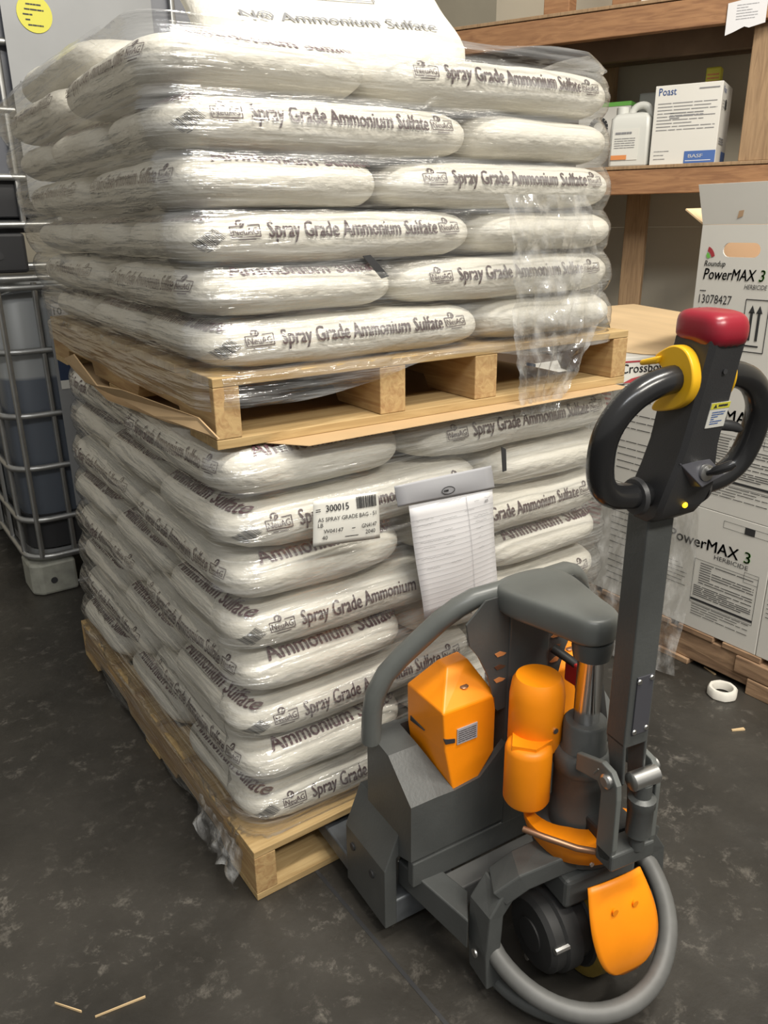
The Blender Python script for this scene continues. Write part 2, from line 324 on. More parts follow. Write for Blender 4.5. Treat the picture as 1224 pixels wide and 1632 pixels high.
# ------------------------------------------------------------------ bags
EDGE = 0.05
class Bag:
    def __init__(s, L, w, h, seed): s.L, s.w, s.h, s.seed = L, w, h, seed
    def H(s, x, y): return s.h/2*(1-.30*min(1, abs(2*x/s.L))**7)*(1-.10*min(1, abs(2*y/s.w))**6)
    def ins(s, t): t = min(1, abs(t)); return EDGE*(1-(1-t**2.3)**(1/2.3))
    def disp(s, p):
        p = Vector(p); n = Vector((p.x*.35, p.y*.8, p.z*5)); n = n.normalized() if n.length > 1e-6 else Vector((0, 0, 1))
        q = p*9+Vector((s.seed*7.3, s.seed*3.1, 0)); a = noise.noise(q)*.008
        u = 2*p.x/s.L; a += noise.noise(Vector((p.x*46+s.seed, p.y*7, p.z*10)))*.0042*(0.35+min(1, abs(u))**3)
        n.z *= .45
        return p + n*a
    def outline(s, ins, th):
        # rounded rectangle with pulled-out ears
        a, b = s.L/2-ins, s.w/2-ins; n = 7.0
        c, q = cos(th), sin(th)
        r = 1/((abs(c)/a)**n+(abs(q)/b)**n)**(1/n)
        return r*c, r*q
    def mesh(s):
        mb = MB(); N = 72
        ts = [-1, -.97, -.88, -.72, -.5, -.25, 0, .25, .5, .72, .88, .97, 1]
        ang = []
        for k in range(N):   # denser towards the corners
            ang.append(math.atan2(*(lambda x, y: (y, x))(*s.rectpt(k/N))))
        rings = []
        def cap(sg, fr):
            out = []
            for th in ang:
                x, y = s.outline(EDGE, th); x *= fr; y *= fr
                out.append(Vector((x, y, sg*(s.H(x, y)))))
            return out
        rings.append(cap(-1, .35)); rings.append(cap(-1, .75))
        for t in ts:
            row = []
            for th in ang:
                x, y = s.outline(s.ins(t), th); row.append(Vector((x, y, t*s.H(x, y))))
            rings.append(row)
        rings.append(cap(1, .75)); rings.append(cap(1, .35))
        vs_ = [s.disp(p) for r in rings for p in r]; fs = []
        for i in range(len(rings)-1):
            for k in range(N): fs.append((i*N+k, i*N+(k+1) % N, (i+1)*N+(k+1) % N, (i+1)*N+k))
        fs += [tuple(range(N-1, -1, -1)), tuple((len(rings)-1)*N+k for k in range(N))]
        mb.add(vs_, fs); return mb.mesh('fertilizer_bag', MT['bag'], 180)
    def rectpt(s, f):
        a, b = s.L, s.w; d = f*2*(a+b)
        if d < b: return (a/2, -b/2+d)
        d -= b
        if d < a: return (a/2-d, b/2)
        d -= a
        if d < b: return (-a/2, b/2-d)
        d -= b
        return (-a/2+d, -b/2)
    def wrap(s, al):  # al: arc length above the equator of the edge; returns (inset, z fraction)
        R_ = (EDGE+s.h/2)/2; a = al/R_
        if a < pi/2: return EDGE*(1-cos(a)), sin(a)
        return EDGE+(a-pi/2)*R_, 1.0
    def side(s, off=.0036):   # long side facing -Y, reads along +X
        def fn(a, b):
            i, t = s.wrap(abs(b)); t = t if b >= 0 else -t
            n = 7; yb = s.w/2*(1-min(.98, abs(2*a/s.L))**n)**(1/n)
            p = s.disp(Vector((a, -(yb-i), t*s.H(a, s.w/2)))); return p + Vector((0, -off*(1-abs(t)*.6), off*t))
        return fn
    def end(s, sg, off=.003):   # short end, text reads along sg*Y
        def fn(a, b):
            i, t = s.wrap(abs(b)); t = t if b >= 0 else -t
            y = a*sg; n = 7; xb = s.L/2*(1-min(.98, abs(2*y/s.w))**n)**(1/n)
            p = s.disp(Vector((sg*(xb-i), y, t*s.H(xb-i, y)))); return p + Vector((sg*off*(1-abs(t)*.6), 0, off*t))
        return fn
    def top(s, off=.004):
        def fn(a, b): p = s.disp(Vector((a, b, s.H(a, b)))); return p+Vector((0, 0, off))
        return fn
def logo(x, y):
    g = G2(); g.line([(-.004, .011), (-.025, .011), (-.024, -.009), (.025, -.009), (.026, .012), (.006, .012)], .0017); g.text('NeuAG', 0, -.0052, .0125, .02, width=.043, align='C')
    g.line([(-.006+.0062*cos(a), .0165+.0062*sin(a)) for a in [k*.45 for k in range(-4, 9)]], .0034); g.line([(-.006, .013), (-.002, .021)], .0022)
    g.rect(-.014, .016, -.0145, -.0128); g.rot(.03); return g.shift(x, y)
def side_print():
    g = G2(); g.text('Spray Grade Ammonium Sulfate', 0, 0, .030, .030, width=.345, align='C').shift(.008, -.002)
    g.merge(logo(-.205, .008)).merge(logo(.212, .010)); return g
def barcode():
    g = G2(); x = -.022; random.seed(8)
    while x < .022: w = random.choice((.0008, .0014, .0024)); g.rect(x, x+w, -.012, .014); x += w+random.choice((.0008, .0012, .0018))
    g.rows(-.018, .018, -.0168, -.0138, 1, .002); return g
BAGS = {}
for kind, h in (('low', .0965), ('up', .0828)):
    for v in range(4):
        b = Bag(.598, .394, h, v+(10 if kind == 'up' else 0))
        d = dict(bag=b, mesh=b.mesh())
        d['side'] = side_print().shift(0, .003).on(b.side()).mesh('printed_lettering', MT['ink'], 0)
        for sg in (-1, 1):
            g = G2().text('Ammonium Sulfate', 0, 0, .034, .03, width=.31, align='C').shift(.02, h*.47)
            d['end%d' % sg] = g.on(b.end(sg)).mesh('end_lettering', MT['ink_purple'], 0)
        d['bar'] = barcode().rot(.75).shift(-.262, -.004).on(b.side(.004)).mesh('barcode', MT['black_ink'], 0)
        BAGS[kind, v] = d
def put(name, me, parent):
    o = bpy.data.objects.new(name, me); COL.objects.link(o); o.parent = parent; return o
def place_bag(kind, v, loc, rotz, label, group, parts, tilt=(0, 0)):
    d = BAGS[kind, v]; o = bpy.data.objects.new('fertilizer_bag', d['mesh']); COL.objects.link(o)
    o.location = loc; o.rotation_euler = (tilt[0], tilt[1], rotz); tag(o, label, 'bag', group)
    nm = {'side': 'printed_lettering', 'end1': 'end_lettering', 'end-1': 'end_lettering', 'bar': 'barcode'}
    for p in parts: put(nm[p], d[p], o)
    return o
ORD = ('bottom', 'second', 'third', 'fourth', 'fifth', 'sixth', 'seventh', 'top')
def stack(kind, n, base, pitch, frame, lean, nm, group, skew):
    rnd = random.Random(5 if kind == 'low' else 9)
    for k in range(n):
        z = base+pitch*(k+.5); A = k % 2 == 0; lx, ly = lean(k)
        jit = lambda s=.005: rnd.uniform(-s, s)
        lay = 'layer of %s stack' % nm
        num = ORD[k] if not (kind == 'low' and k == 7) else 'top'
        def go(x, y, rz, lab, parts, v):
            p = frame(x+lx+skew(k, y)+jit(), y+ly+jit(.004)); rr = (UR if kind == 'up' else 0)
            place_bag(kind, v % 4, (p[0], p[1], z), rz+rr+jit(.009), '%s, %s %s' % (lab, num, lay), group, parts)
        if A:
            go(.305, .2025, 0, 'white bag with barcode at the near corner', ('side', 'bar', 'end-1'), k)
            go(.305, .2025+.407, 0, 'white bag end midway along left side', ('end-1',), k+1)
            go(.305, .2025+.814, 0, 'white bag end at the far left corner', ('end-1',), k+2)
            go(.61+(.203 if kind == 'low' else .190), .305, -pi/2, 'white bag lying end-on at the front right', ('end1',) if (kind == 'low' and k in (4,)) else (), k+3)
        else:
            go(.2025, .305, -pi/2, 'white bag end-on at the near left corner', ('side', 'end1'), k)
            go(.2025, .305+.612, -pi/2, 'white bag lengthwise at far left', ('side',), k+1)
            go(.408+(.305 if kind == 'low' else .292), .2025, 0, 'lettered white bag lengthwise at front right', ('side',), k+2)
stack('low', 8, .1230, .1010, lambda x, y: (x, y), lambda k: (.006, .012), 'lower', 'bags on the lower pallet', lambda k, y: .009*k*max(0, y-.2))
def uf(x, y): c, q = cos(UR), sin(UR); return (UX+c*x-q*y, UY+q*x+c*y)
ulean = lambda k: (-.008*k-.004, .004*k)
stack('up', 6, UZ+.1226, .0868, uf, ulean, 'upper', 'bags on the upper pallet', lambda k, y: 0)
ZT = UZ+.1226+.0868*6

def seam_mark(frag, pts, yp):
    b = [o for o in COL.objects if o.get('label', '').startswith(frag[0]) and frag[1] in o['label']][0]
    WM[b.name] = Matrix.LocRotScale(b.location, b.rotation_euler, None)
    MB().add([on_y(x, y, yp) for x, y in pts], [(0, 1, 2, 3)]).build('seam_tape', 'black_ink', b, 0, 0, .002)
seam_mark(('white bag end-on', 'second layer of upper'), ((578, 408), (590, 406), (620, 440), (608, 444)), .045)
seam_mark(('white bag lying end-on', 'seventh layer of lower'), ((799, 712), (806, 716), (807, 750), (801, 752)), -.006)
# two bags left on top of the upper stack, leaning back
bt = Bag(.603, .399, .0838, 31); bm = bt.mesh()
o = bpy.data.objects.new('fertilizer_bag', bm); COL.objects.link(o); p = uf(.50, .50)
o.location = (p[0], p[1]-.02, ZT+.150); o.rotation_euler = (radians(42), radians(-2), UR-.10); tag(o, 'white bag tilted on top of the upper stack showing large lettering', 'bag', 'bags on the upper pallet')
put('printed_lettering', G2().text('N\u00ae Ammonium Sulfate', 0, -.125, .028, .02, width=.44, align='C').on(bt.top()).mesh('printed_lettering', MT['grey_ink'], 0), o)
put('printed_frame', G2().frame(-.16, .10, -.04, .10, .003).on(bt.top()).mesh('printed_frame', MT['grey_ink'], 0), o)
p = uf(.20, .90); place_bag('up', 2, (p[0], p[1], ZT+.045), UR-pi/2+.04, 'white bag lying on the far left top of the upper stack', 'bags on the upper pallet', ())

# ------------------------------------------------------------------ stretch film
def film(name, label, frame, x0, x1, y0, y1, zb, pitch, n, zlow, ztop, lean, top_in, skew=lambda k, y: 0):
    rad = .065; per = []
    def seg(cx, cy, a0, a1, m=7): return [(cx+rad*cos(a0+(a1-a0)*i/m), cy+rad*sin(a0+(a1-a0)*i/m), cos(a0+(a1-a0)*i/m), sin(a0+(a1-a0)*i/m)) for i in range(m+1)]
    def ln(ax, ay, bx, by, nx, ny, m): return [(ax+(bx-ax)*i/m, ay+(by-ay)*i/m, nx, ny) for i in range(1, m)]
    per += seg(x1-rad, y0+rad, -pi/2, 0); per += ln(x1, y0+rad, x1, y1-rad, 1, 0, 26)
    per += seg(x1-rad, y1-rad, 0, pi/2); per += ln(x1-rad, y1, x0+rad, y1, 0, 1, 22)
    per += seg(x0+rad, y1-rad, pi/2, pi); per += ln(x0, y1-rad, x0, y0+rad, -1, 0, 36)
    per += seg(x0+rad, y0+rad, pi, 1.5*pi); per += ln(x0+rad, y0, x1-rad, y0, 0, -1, 36)
    m = len(per); NZ = 110
    def fn(i, j):
        x, y, nx, ny = per[i % m]; lo = zlow(i/m, x, y); hi = ztop(x, y); z = lo+(hi-lo)*j/NZ
        t = (z-zb)/pitch
        if t < 0: b = .35*min(1, -t)+.2
        elif t > n: b = 1.0
        else: b = abs(sin(pi*t))**.55
        k = max(0, min(n, t)); lx, ly = lean(k); lx += skew(k, y)
        o = .010 - .021*(1-b) if t >= 0 else .009
        q = Vector((x*3, y*3, z*9)); o += .004*noise.noise(q*2)+.003*noise.noise(Vector((x*5, y*5, z*60)))
        if t > n: o -= (t-n)*pitch*top_in(x, y)
        px_, py_ = frame(x+nx*o+lx, y+ny*o+ly)
        return Vector((px_, py_, z + .003*noise.noise(q*3)))
    mb = MB(); vs_ = [fn(i, j) for j in range(NZ+1) for i in range(m)]
    mb.add(vs_, [(j*m+i, j*m+(i+1) % m, (j+1)*m+(i+1) % m, (j+1)*m+i) for j in range(NZ) for i in range(m)])
    return tag(mb.build(name, 'film', None, 180), label, 'plastic wrap')
film('stretch_wrap', 'clear stretch film wrapped around the lower stack of bags', lambda x, y: (x, y), 0, 1.018, 0.005, 1.235, .123, .101, 8,
     lambda u, x, y: .02+.05*noise.noise(Vector((x*5, y*5, 0))) if x < .05 and y > .1 else .118 + (.0 if x > .05 else -.05*min(1, y*10)), lambda x, y: .930, lambda k: (.006, .010), lambda x, y: 0, lambda k, y: .009*k*max(0, y-.2))
film('stretch_wrap', 'clear stretch film wrapped around the upper stack of bags', uf, -.006, .986, -.002, 1.225, UZ+.1226, .0868, 6,
     lambda u, x, y: UZ+.062+.03*noise.noise(Vector((x*3.1, y*3.3, 4))) + (.006+.035*min(1, x/.6) if y < .1 and x > .02 else 0), lambda x, y: ZT+.012+.02*noise.noise(Vector((x*4, y*4, 2)))+(.06*max(0, min(1, (y-.12)/.5)) if x < .5 else .02), ulean, lambda x, y: 1.1)

def tail(name, parent, fn, nu, nv): return MB().grid(fn, nu, nv).build(name, 'film_loose', parent, 180)
lowf, upf = [o for o in COL.objects if o.name.startswith('stretch_wrap')][:2]
def t1(u, v): # crumpled tail on the front right of the upper stack
    x = .62+.22*u-.06*v*(1-2*u)*.5; z = 1.34-.43*v; w = 1-.62*max(0, v-.55)/.45
    x = .73+(x-.73)*w+.05*sin(v*3); q = Vector((u*6, v*8, 2)); p = uf(x, -.022-.02*abs(noise.noise(q))-.012*abs(noise.noise(q*2.3)))
    return Vector((p[0]-.03, p[1]-.006, z))
tail('film_tail', upf, t1, 34, 60)
def t2(u, v): # torn hem below the lower stack on the left
    y = .02+.22*u; q = Vector((u*4, v*2, 7)); return Vector((-.014-.035*v*(.4+abs(noise.noise(q)))-.012*noise.noise(q*2), y, max(.004, .115-(.07+.045*noise.noise(Vector((u*5, 0, 3))))*v*1.1)))
tail('film_tail', lowf, t2, 60, 14)

# ------------------------------------------------------------------ electric pallet jack
JO = Vector((.425, -.440, 0)); TH = radians(-4); PH = radians(6)
def jf(p): return JO + Vector((cos(TH)*p.x-sin(TH)*p.y, sin(TH)*p.x+cos(TH)*p.y, p.z))
def sf(p): return jf(Vector((cos(PH)*p.x+sin(PH)*p.y, -sin(PH)*p.x+cos(PH)*p.y, p.z)))
J = thing('pallet_jack', 'grey and orange electric pallet jack with its forks in the lower pallet', 'pallet jack', JO)
def F(): return MB(jf)
def S(): return MB(sf)
def arcpts(c, r, a0, a1, n, z): return [(c[0]+r*cos(radians(a0+(a1-a0)*i/n)), c[1]+r*sin(radians(a0+(a1-a0)*i/n)), z) for i in range(n+1)]
for sg in (-1, 1):
    def X(r0, r1): return (r0*sg, r1*sg) if sg > 0 else (-r1, -r0)
    r0, r1 = X(.125, .283)
    fk = F(); fk.prism([(.19, .03), (.19, .088), (1.12, .088), (1.22, .075), (1.22, .05), (.34, .048), (.30, .03)], r0, r1, 'x')
    fk.build('fork', 'worn_steel', J, 30, 0.004)
    c = -1 if sg < 0 else 1
    so = F().prism([(c*x, z) for x, z in ((.285, .034), (.285, .170), (.250, .256), (.20, .256), (.20, .21), (.259, .19), (.259, .034))], .188, .338, 'y').build('fork_shoulder', 'grey_paint', J, 0, .002)
    for f_, z_ in ((.310, .135), (.236, .128)):
        F().lathe([(.008, -.0015), (.008, .0015)], (c*.2862, f_, z_), 'x', 14).build('bolt_hole', 'black_ink', so)
    # main housing side with battery bay
    h0, h1 = X(.20, .255)
    body = F().prism([(.30, .15), (.295, .405), (.22, .395), (.145, .333), (.145, .213)], h0, h1, 'x')
    b0, b1 = X(.045, .20)
    nt_ = [(.161, .331), (.105, .336), (.047, .390), (.047, .214), (.20, .214), (.20, .333)]
    body.prism([(c*a, b) for a, b in nt_], .145, .158, 'y')
    body.box(b0, b1, .285, .298, .16, .40); body.box(b0, b1, .150, .295, .20, .215)
    body.add([(c*.20, .145, .333), (c*.20, .22, .395), (c*.20, .295, .405), (c*.162, .145, .331), (c*.192, .22, .395), (c*.192, .295, .405)], [(0, 1, 4, 3), (1, 2, 5, 4)])
    body.build('battery_bay', 'grey_paint', J, 0)
    # guard tube and slotted plate
    F().tube([(c*.262, .270, .40), (c*.262, .262, .47), (c*.258, .257, .505), (c*.240, .250, .543), (c*.216, .236, .577), (c*.160, .200, .648), (c*.132, .186, .672), (c*.105, .178, .685), (c*.055, .168, .690), (c*.02, .165, .690)], .0185, 14).build('guard_tube', 'grey_cast', J, 60)
    gp = F(); cur = [(c*.140, .655), (c*.132, .612), (c*.112, .585), (c*.092, .545), (c*.080, .505), (c*.072, .470), (c*.066, .462), (c*.040, .462), (c*.040, .69), (c*.10, .69)]
    gp.prism(cur, .150, .154, 'y'); g = gp.build('slotted_plate', 'grey_paint', J, 0)
    for k in range(3):
        z = .578-.026*k; s_ = F().prism([(c*.078, z+.004), (c*.066, z+.006), (c*.052, z-.001), (c*.058, z-.004), (c*.072, z-.004)], .1485, .1495, 'y'); s_.build('slot', 'orange_ink' if k != 1 else 'copper', g, 0)
    # battery pack
    bt_ = F(); q_ = lambda x: c*x
    bt_.add([(q_(.186), .150, .497), (q_(.070), .150, .496), (q_(.070), .150, .380), (q_(.105), .150, .334), (q_(.162), .150, .328), (q_(.180), .150, .415),
             (q_(.188), .262, .500), (q_(.070), .262, .500), (q_(.070), .262, .22), (q_(.161), .262, .22), (q_(.187), .262, .420),
             (q_(.140), .205, .548), (q_(.095), .205, .552), (q_(.140), .235, .548), (q_(.095), .235, .552)],
            [(0, 5, 4, 3, 2, 1), (0, 1, 12, 11), (6, 13, 14, 7), (11, 12, 14, 13), (0, 11, 13, 6), (1, 7, 14, 12), (0, 6, 10, 5), (5, 10, 9, 4), (1, 2, 8, 7), (6, 7, 8, 9, 10), (3, 4, 9, 8), (2, 3, 8)])
    bo = bt_.build('battery_pack', 'orange', J, 0, 0.003)
    F().prism([(c*.184, .446), (c*.180, .434), (c*.160, .430), (c*.160, .438), (c*.174, .442)], .1485, .152, 'y').build('finger_slot', 'black_ink', bo, 0)
    F().prism([(.205, .432), (.250, .428), (.250, .438)], *sorted((c*.1855, c*.1885)), 'x').build('finger_slot', 'black_ink', bo, 0)
    F().lathe([(.010, 0), (.007, .002)], (c*.125, .176, .520), 'z', 12).build('latch_hole', 'copper', bo)
    if sg < 0:
        lb = F().box(-.156, -.112, .1478, .1496, .424, .456).build('rating_label', 'tape', bo, 0)
        G2().rows(-.020, .020, -.013, .013, 6, .0016).on(lambda a, b: jf(Vector((-.134+a, .1472, .440+b)))).build('label_text', 'black_ink', lb, 0)
# centre column, cast lift head
F().prism([(-.047, .1462), (.047, .1462), (.047, .20), (-.047, .20)], .15, .672, 'z').build('centre_column', 'grey_paint', J, 0, 0.003)
F().box(-.25, .25, .146, .165, .150, .205).build('lower_crossbar', 'grey_paint', J, 0, 0.003)
hd = F()
def oval(z, k, f0=0): return [(x*k, (y-.06)*k+.06, z) for x, y in [(-.078, .175), (-.074, .12), (-.060, .075), (-.050, .04), (-.042, .0), (-.036, -.022), (-.018, -.038), (.018, -.038), (.036, -.022), (.042, .0), (.050, .04), (.060, .075), (.074, .12), (.078, .175), (.04, .195), (-.04, .195)]]
L_ = [oval(.655, .86), oval(.664, .97), oval(.690, 1.0), oval(.704, .97), oval(.712, .86)]
hd.add([p for l in L_ for p in l], [(i*16+k, i*16+(k+1) % 16, (i+1)*16+(k+1) % 16, (i+1)*16+k) for i in range(4) for k in range(16)] + [tuple(range(15, -1, -1)), tuple(range(64, 80))])
ho = hd.build('lift_head', 'grey_cast', J, 75); md = ho.modifiers.new('s', 'SUBSURF'); md.levels = md.render_levels = 2
F().lathe([(.030, .628), (.033, .645), (.033, .66)], (0, 0, 0), 'z', 24).build('rod_cap', 'grey_paint', J, 50)
F().lathe([(.0215, .40), (.0215, .622), (.0235, .624), (.0235, .632)], (0, 0, 0), 'z', 28).build('piston_rod', 'chrome', J, 50)
S().lathe([(.0, .51), (.024, .508), (.034, .508), (.037, .504), (.037, .462), (.040, .458), (.040, .448)], (0, 0, 0), 'z', 28).build('gland_nut', 'grey_paint', J, 50)
S().lathe([(.042, .455), (.050, .448), (.050, .42), (.048, .418), (.048, .345), (.050, .335), (.050, .30)], (0, 0, 0), 'z', 32).build('lift_cylinder', 'grey_paint', J, 50)
# pump motor cover
pm = S()
def lobe(cx, cy, r, z0, z1, ch): pm.lathe([(r*.92, z0), (r, z0+.006), (r, z1-ch*1.6), (r*.93, z1-ch*.5), (r*.80, z1)], (cx, cy, 0), 'z', 30)
lobe(-.088, .034, .040, .352, .468, .008); lobe(-.056, .062, .047, .44, .572, .022)
pm.prism([(-.125, .03), (-.095, .004), (-.055, .014), (-.02, .05), (-.03, .09), (-.09, .08)], .435, .474, 'z')
po = pm.build('pump_motor_cover', 'orange', J, 50, 0.0)
S().lathe([(.005, -.0015), (.005, .0015)], (-.050, .0145, .490), 'y', 12).build('screw', 'zinc', po)
# hoses and plug behind the cylinder
F().tube([(.06, .13, .60), (.085, .10, .58), (.10, .07, .50), (.105, .05, .40), (.09, .08, .30)], .010, 8).build('cable', 'rubber', J, 60)
F().tube([(.05, .14, .56), (.07, .10, .54), (.075, .08, .46), (.08, .06, .36)], .009, 8).build('cable', 'rubber', J, 60)
F().box(.062, .10, .085, .12, .50, .545).build('power_plug', 'red_plastic', J, 0, 0.004)
# chassis arms linking frame and drive unit
for c in (-1, 1):
    a = F(); a.add([(c*.245, .205, .165), (c*.205, .235, .165), (c*.168, .09, .150), (c*.208, .035, .150), (c*.245, .205, .110), (c*.205, .235, .110), (c*.168, .09, .085), (c*.208, .035, .085)],
                   [(0, 1, 2, 3), (7, 6, 5, 4), (0, 3, 7, 4), (1, 5, 6, 2), (2, 6, 7, 3), (0, 4, 5, 1)])
    a.build('chassis_arm', 'grey_paint', J, 0, 0.003)
F().box(-.21, .21, .10, .145, .105, .150).build('chassis_crossbar', 'tube_paint', J, 0, 0.003)
# steering bracket with hoop bumper
bk = S()
def bar(pts, hw, hh):
    pts = [Vector(q) for q in pts]; vs_ = []; n = len(pts)
    for i, q in enumerate(pts):
        t = (pts[min(n-1, i+1)]-pts[max(0, i-1)]).normalized(); w = Vector((t.y, -t.x, 0)); w = w.normalized() if w.length > .2 else Vector((0, -1, 0)); u = w.cross(t).normalized()
        if i and u.dot(lastu) < 0: u = -u; w = -w
        lastu = u; vs_ += [q+w*hw+u*hh, q-w*hw+u*hh, q-w*hw-u*hh, q+w*hw-u*hh]
    bk.add(vs_, [(i*4+k, i*4+(k+1) % 4, i*4+4+(k+1) % 4, i*4+4+k) for i in range(n-1) for k in range(4)] + [(3, 2, 1, 0), (n*4-4, n*4-3, n*4-2, n*4-1)])
for c in (-1, 1):
    bar([(0, -.035, .278), (c*.07, -.030, .275), (c*.125, -.012, .250), (c*.160, .004, .214)], .030, .018)
    bar([(c*.154, .004, .217), (c*.180, .004, .180), (c*.184, .002, .10), (c*.182, -.002, .030)], .030, .015)
S().lathe([(.062, .25), (.078, .262), (.080, .298), (.070, .304)], (0, 0, 0), 'z', 30).build('turntable', 'grey_paint', J, 40)
bko = bk.build('steering_bracket', 'grey_paint', J, 0, 0.003)
for b, z in ((-.008, .098),): S().lathe([(.008, -.003), (.008, 0), (.005, .003)], (-.2225+.015, b, z), 'x', 12).build('bolt', 'zinc', bko)
ring = [(-.176, .0, .112)] + [(-.008+.168*cos(radians(a)), -.005+.178*sin(radians(a)), 0) for a in [188+164*i/26 for i in range(27)]]
ring = [(x, y, (.105 if i == 0 else .098-.034*sin(pi*min(1, i/20)) + .05*max(0, (i-17)/9)**1.3)) for i, (x, y, z) in enumerate(ring)]
ring += [(.158, .02, .165), (.152, .05, .175)]
S().tube(ring, .0165, 14).build('bumper_hoop', 'tube_paint', J, 60)
low = [(x*.97, y*.97+.004, .030) for x, y, z in arcpts((0, 0), .178, 190, 258, 10, 0)]
S().tube(low, [.013]*8+[.010, .007, .003], 8).build('bumper_gusset', 'grey_paint', J, 60)
# orange crescent guard
cr = S(); n = 22; A0, A1 = 150, 335; vs_ = []
for i in range(n+1):
    a = radians(A0+(A1-A0)*i/n); u = i/n; t = min(1, u/.35); r_ = .094; zt = .318+.004*sin(pi*u)
    ri = r_-.010-.028*t*min(1, (1-u)/.08+.2)
    vs_ += [(r_*cos(a), r_*sin(a), zt-.030*t-.004), (r_*cos(a), r_*sin(a), zt), (ri*cos(a), ri*sin(a), zt+.004)]
cr.add(vs_, [q for i in range(n) for q in ((i*3, i*3+3, i*3+4, i*3+1), (i*3+1, i*3+4, i*3+5, i*3+2))])
co = cr.build('crescent_guard', 'orange', J, 50, 0, .003)
S().lathe([(.004, -.097), (.004, -.0945)], (-.045, 0, .300), 'y', 10).build('screw', 'zinc', co)
# drive wheel, motor, fender
S().lathe([(.092, -.036), (.102, -.033), (.104, 0), (.102, .033), (.092, .036)], (.015, -.020, .1045), 'x', 36).build('drive_wheel', 'tread', J, 40)
S().lathe([(.0, -.044), (.080, -.040), (.086, -.034), (.086, .036), (.0, .040)], (.015, -.020, .1045), 'x', 30).build('wheel_hub', 'rubber', J, 40)
mo = S().lathe([(.0, -.112), (.030, -.112), (.030, -.109), (.060, -.108), (.068, -.100), (.068, -.082), (.074, -.078), (.074, -.05), (.064, -.046), (.064, -.01)], (0, -.030, .115), 'x', 32).build('drive_motor', 'rubber', J, 40)
S().tube(arcpts((0, 0), .035, 0, 360, 20, 0)[:-1], .0015, 5, True)
for k in range(3):
    a = radians(40+120*k); S().lathe([(.006, -.106), (.006, -.078)], (0, -.030+.069*cos(a), .115+.069*sin(a)), 'x', 8).build('screw', 'zinc', mo)
S().box(-.075, .075, -.075, .035, .195, .255).build('gear_housing', 'grey_paint', J, 0, 0.008)
fe = S()
def fend(u, v):
    hw = (.052+.013*sin(min(1, v/.45)*pi/2))*sqrt(max(0.0, 1-max(0, (v-.38)/.63)**2.4))+.002; a = (u-.5)*2*hw
    return Vector((a-.004+.014*v, -.112-.05*sin(v*1.9)+a*a*2.2+.008*v, .258+.012*cos(a*18)-.172*v))
fe.grid(fend, 16, 16); fo = fe.build('wheel_fender', 'orange', J, 60, 0, .004)
for a in (-.024, .018): S().lathe([(.006, -.1385), (.004, -.134)], (a, 0, .228), 'y', 12).build('fender_dimple', 'orange', fo)
# pump block, pipe and yoke
S().tube([(-.13, -.02, .345), (-.11, -.05, .345), (-.07, -.085, .335), (-.03, -.100, .322), (-.012, -.103, .320)], .0055, 8).build('copper_pipe', 'copper', J, 60)
S().lathe([(.011, -.014), (.014, -.008), (.014, .008), (.010, .014)], (-.008, -.106, .318), 'x', 8).build('pipe_fitting', 'brass', J)
S().box(-.02, .05, -.095, -.03, .285, .35).build('valve_block', 'rubber', J, 0, 0.006)
for c in (-1, 1):
    yk = S().prism([(-.035, .478), (-.095, .500), (-.118, .496), (-.132, .480), (-.135, .455), (-.137, .36), (-.132, .335), (-.110, .325), (-.098, .345), (-.098, .448), (-.088, .460), (-.035, .445)], *sorted((c*.034, c*.044)), 'x').build('yoke_plate', 'grey_cast', J, 0, 0.002)
    S().lathe([(.012, 0), (.012, c*.006), (.008, c*.009)], (c*.044, -.112, .478), 'x', 14).build('pivot_pin', 'zinc', yk)
    S().tube([(c*.050, -.095, .490), (c*.052, -.088, .478)], .0015, 5).build('split_pin', 'zinc', yk)
S().box(-.044, .044, -.138, -.098, .318, .350).build('yoke_base', 'grey_paint', J, 0, 0.004)
S().lathe([(.012, .345), (.012, .372), (.020, .374), (.020, .425), (.022, .428), (.022, .442), (.014, .446), (.014, .470)], (.010, -.132, 0), 'z', 18).build('gas_spring', 'grey_paint', J, 40)
S().lathe([(.012, -.026), (.015, -.024), (.015, .024), (.012, .026)], (.010, -.130, .478), 'x', 16).build('spring_eye', 'zinc', J, 40)
# tiller mast: boxed channel, open at the foot
ms = S()
ms.box(-.0235, .0235, -.117, -.075, .532, .905)
ms.prism([(-.075, .540), (-.117, .540), (-.122, .47), (-.112, .455), (-.095, .46)], -.0235, -.0185, 'x'); ms.prism([(-.075, .540), (-.117, .540), (-.122, .40), (-.112, .36), (-.095, .37)], .0185, .0235, 'x')
mo_ = ms.build('tiller_mast', 'grey_paint', J, 0, 0.0025)
pl = S().box(-.0125, .0175, -.1195, -.1172, .555, .655).build('type_plate', 'plate', mo_, 0)
for a, z in ((-.009, .560), (.014, .562), (-.009, .648), (.014, .650)): S().lathe([(.0035, -.1215), (.0045, -.1197)], (a, 0, z), 'y', 10).build('rivet', 'zinc', mo_)
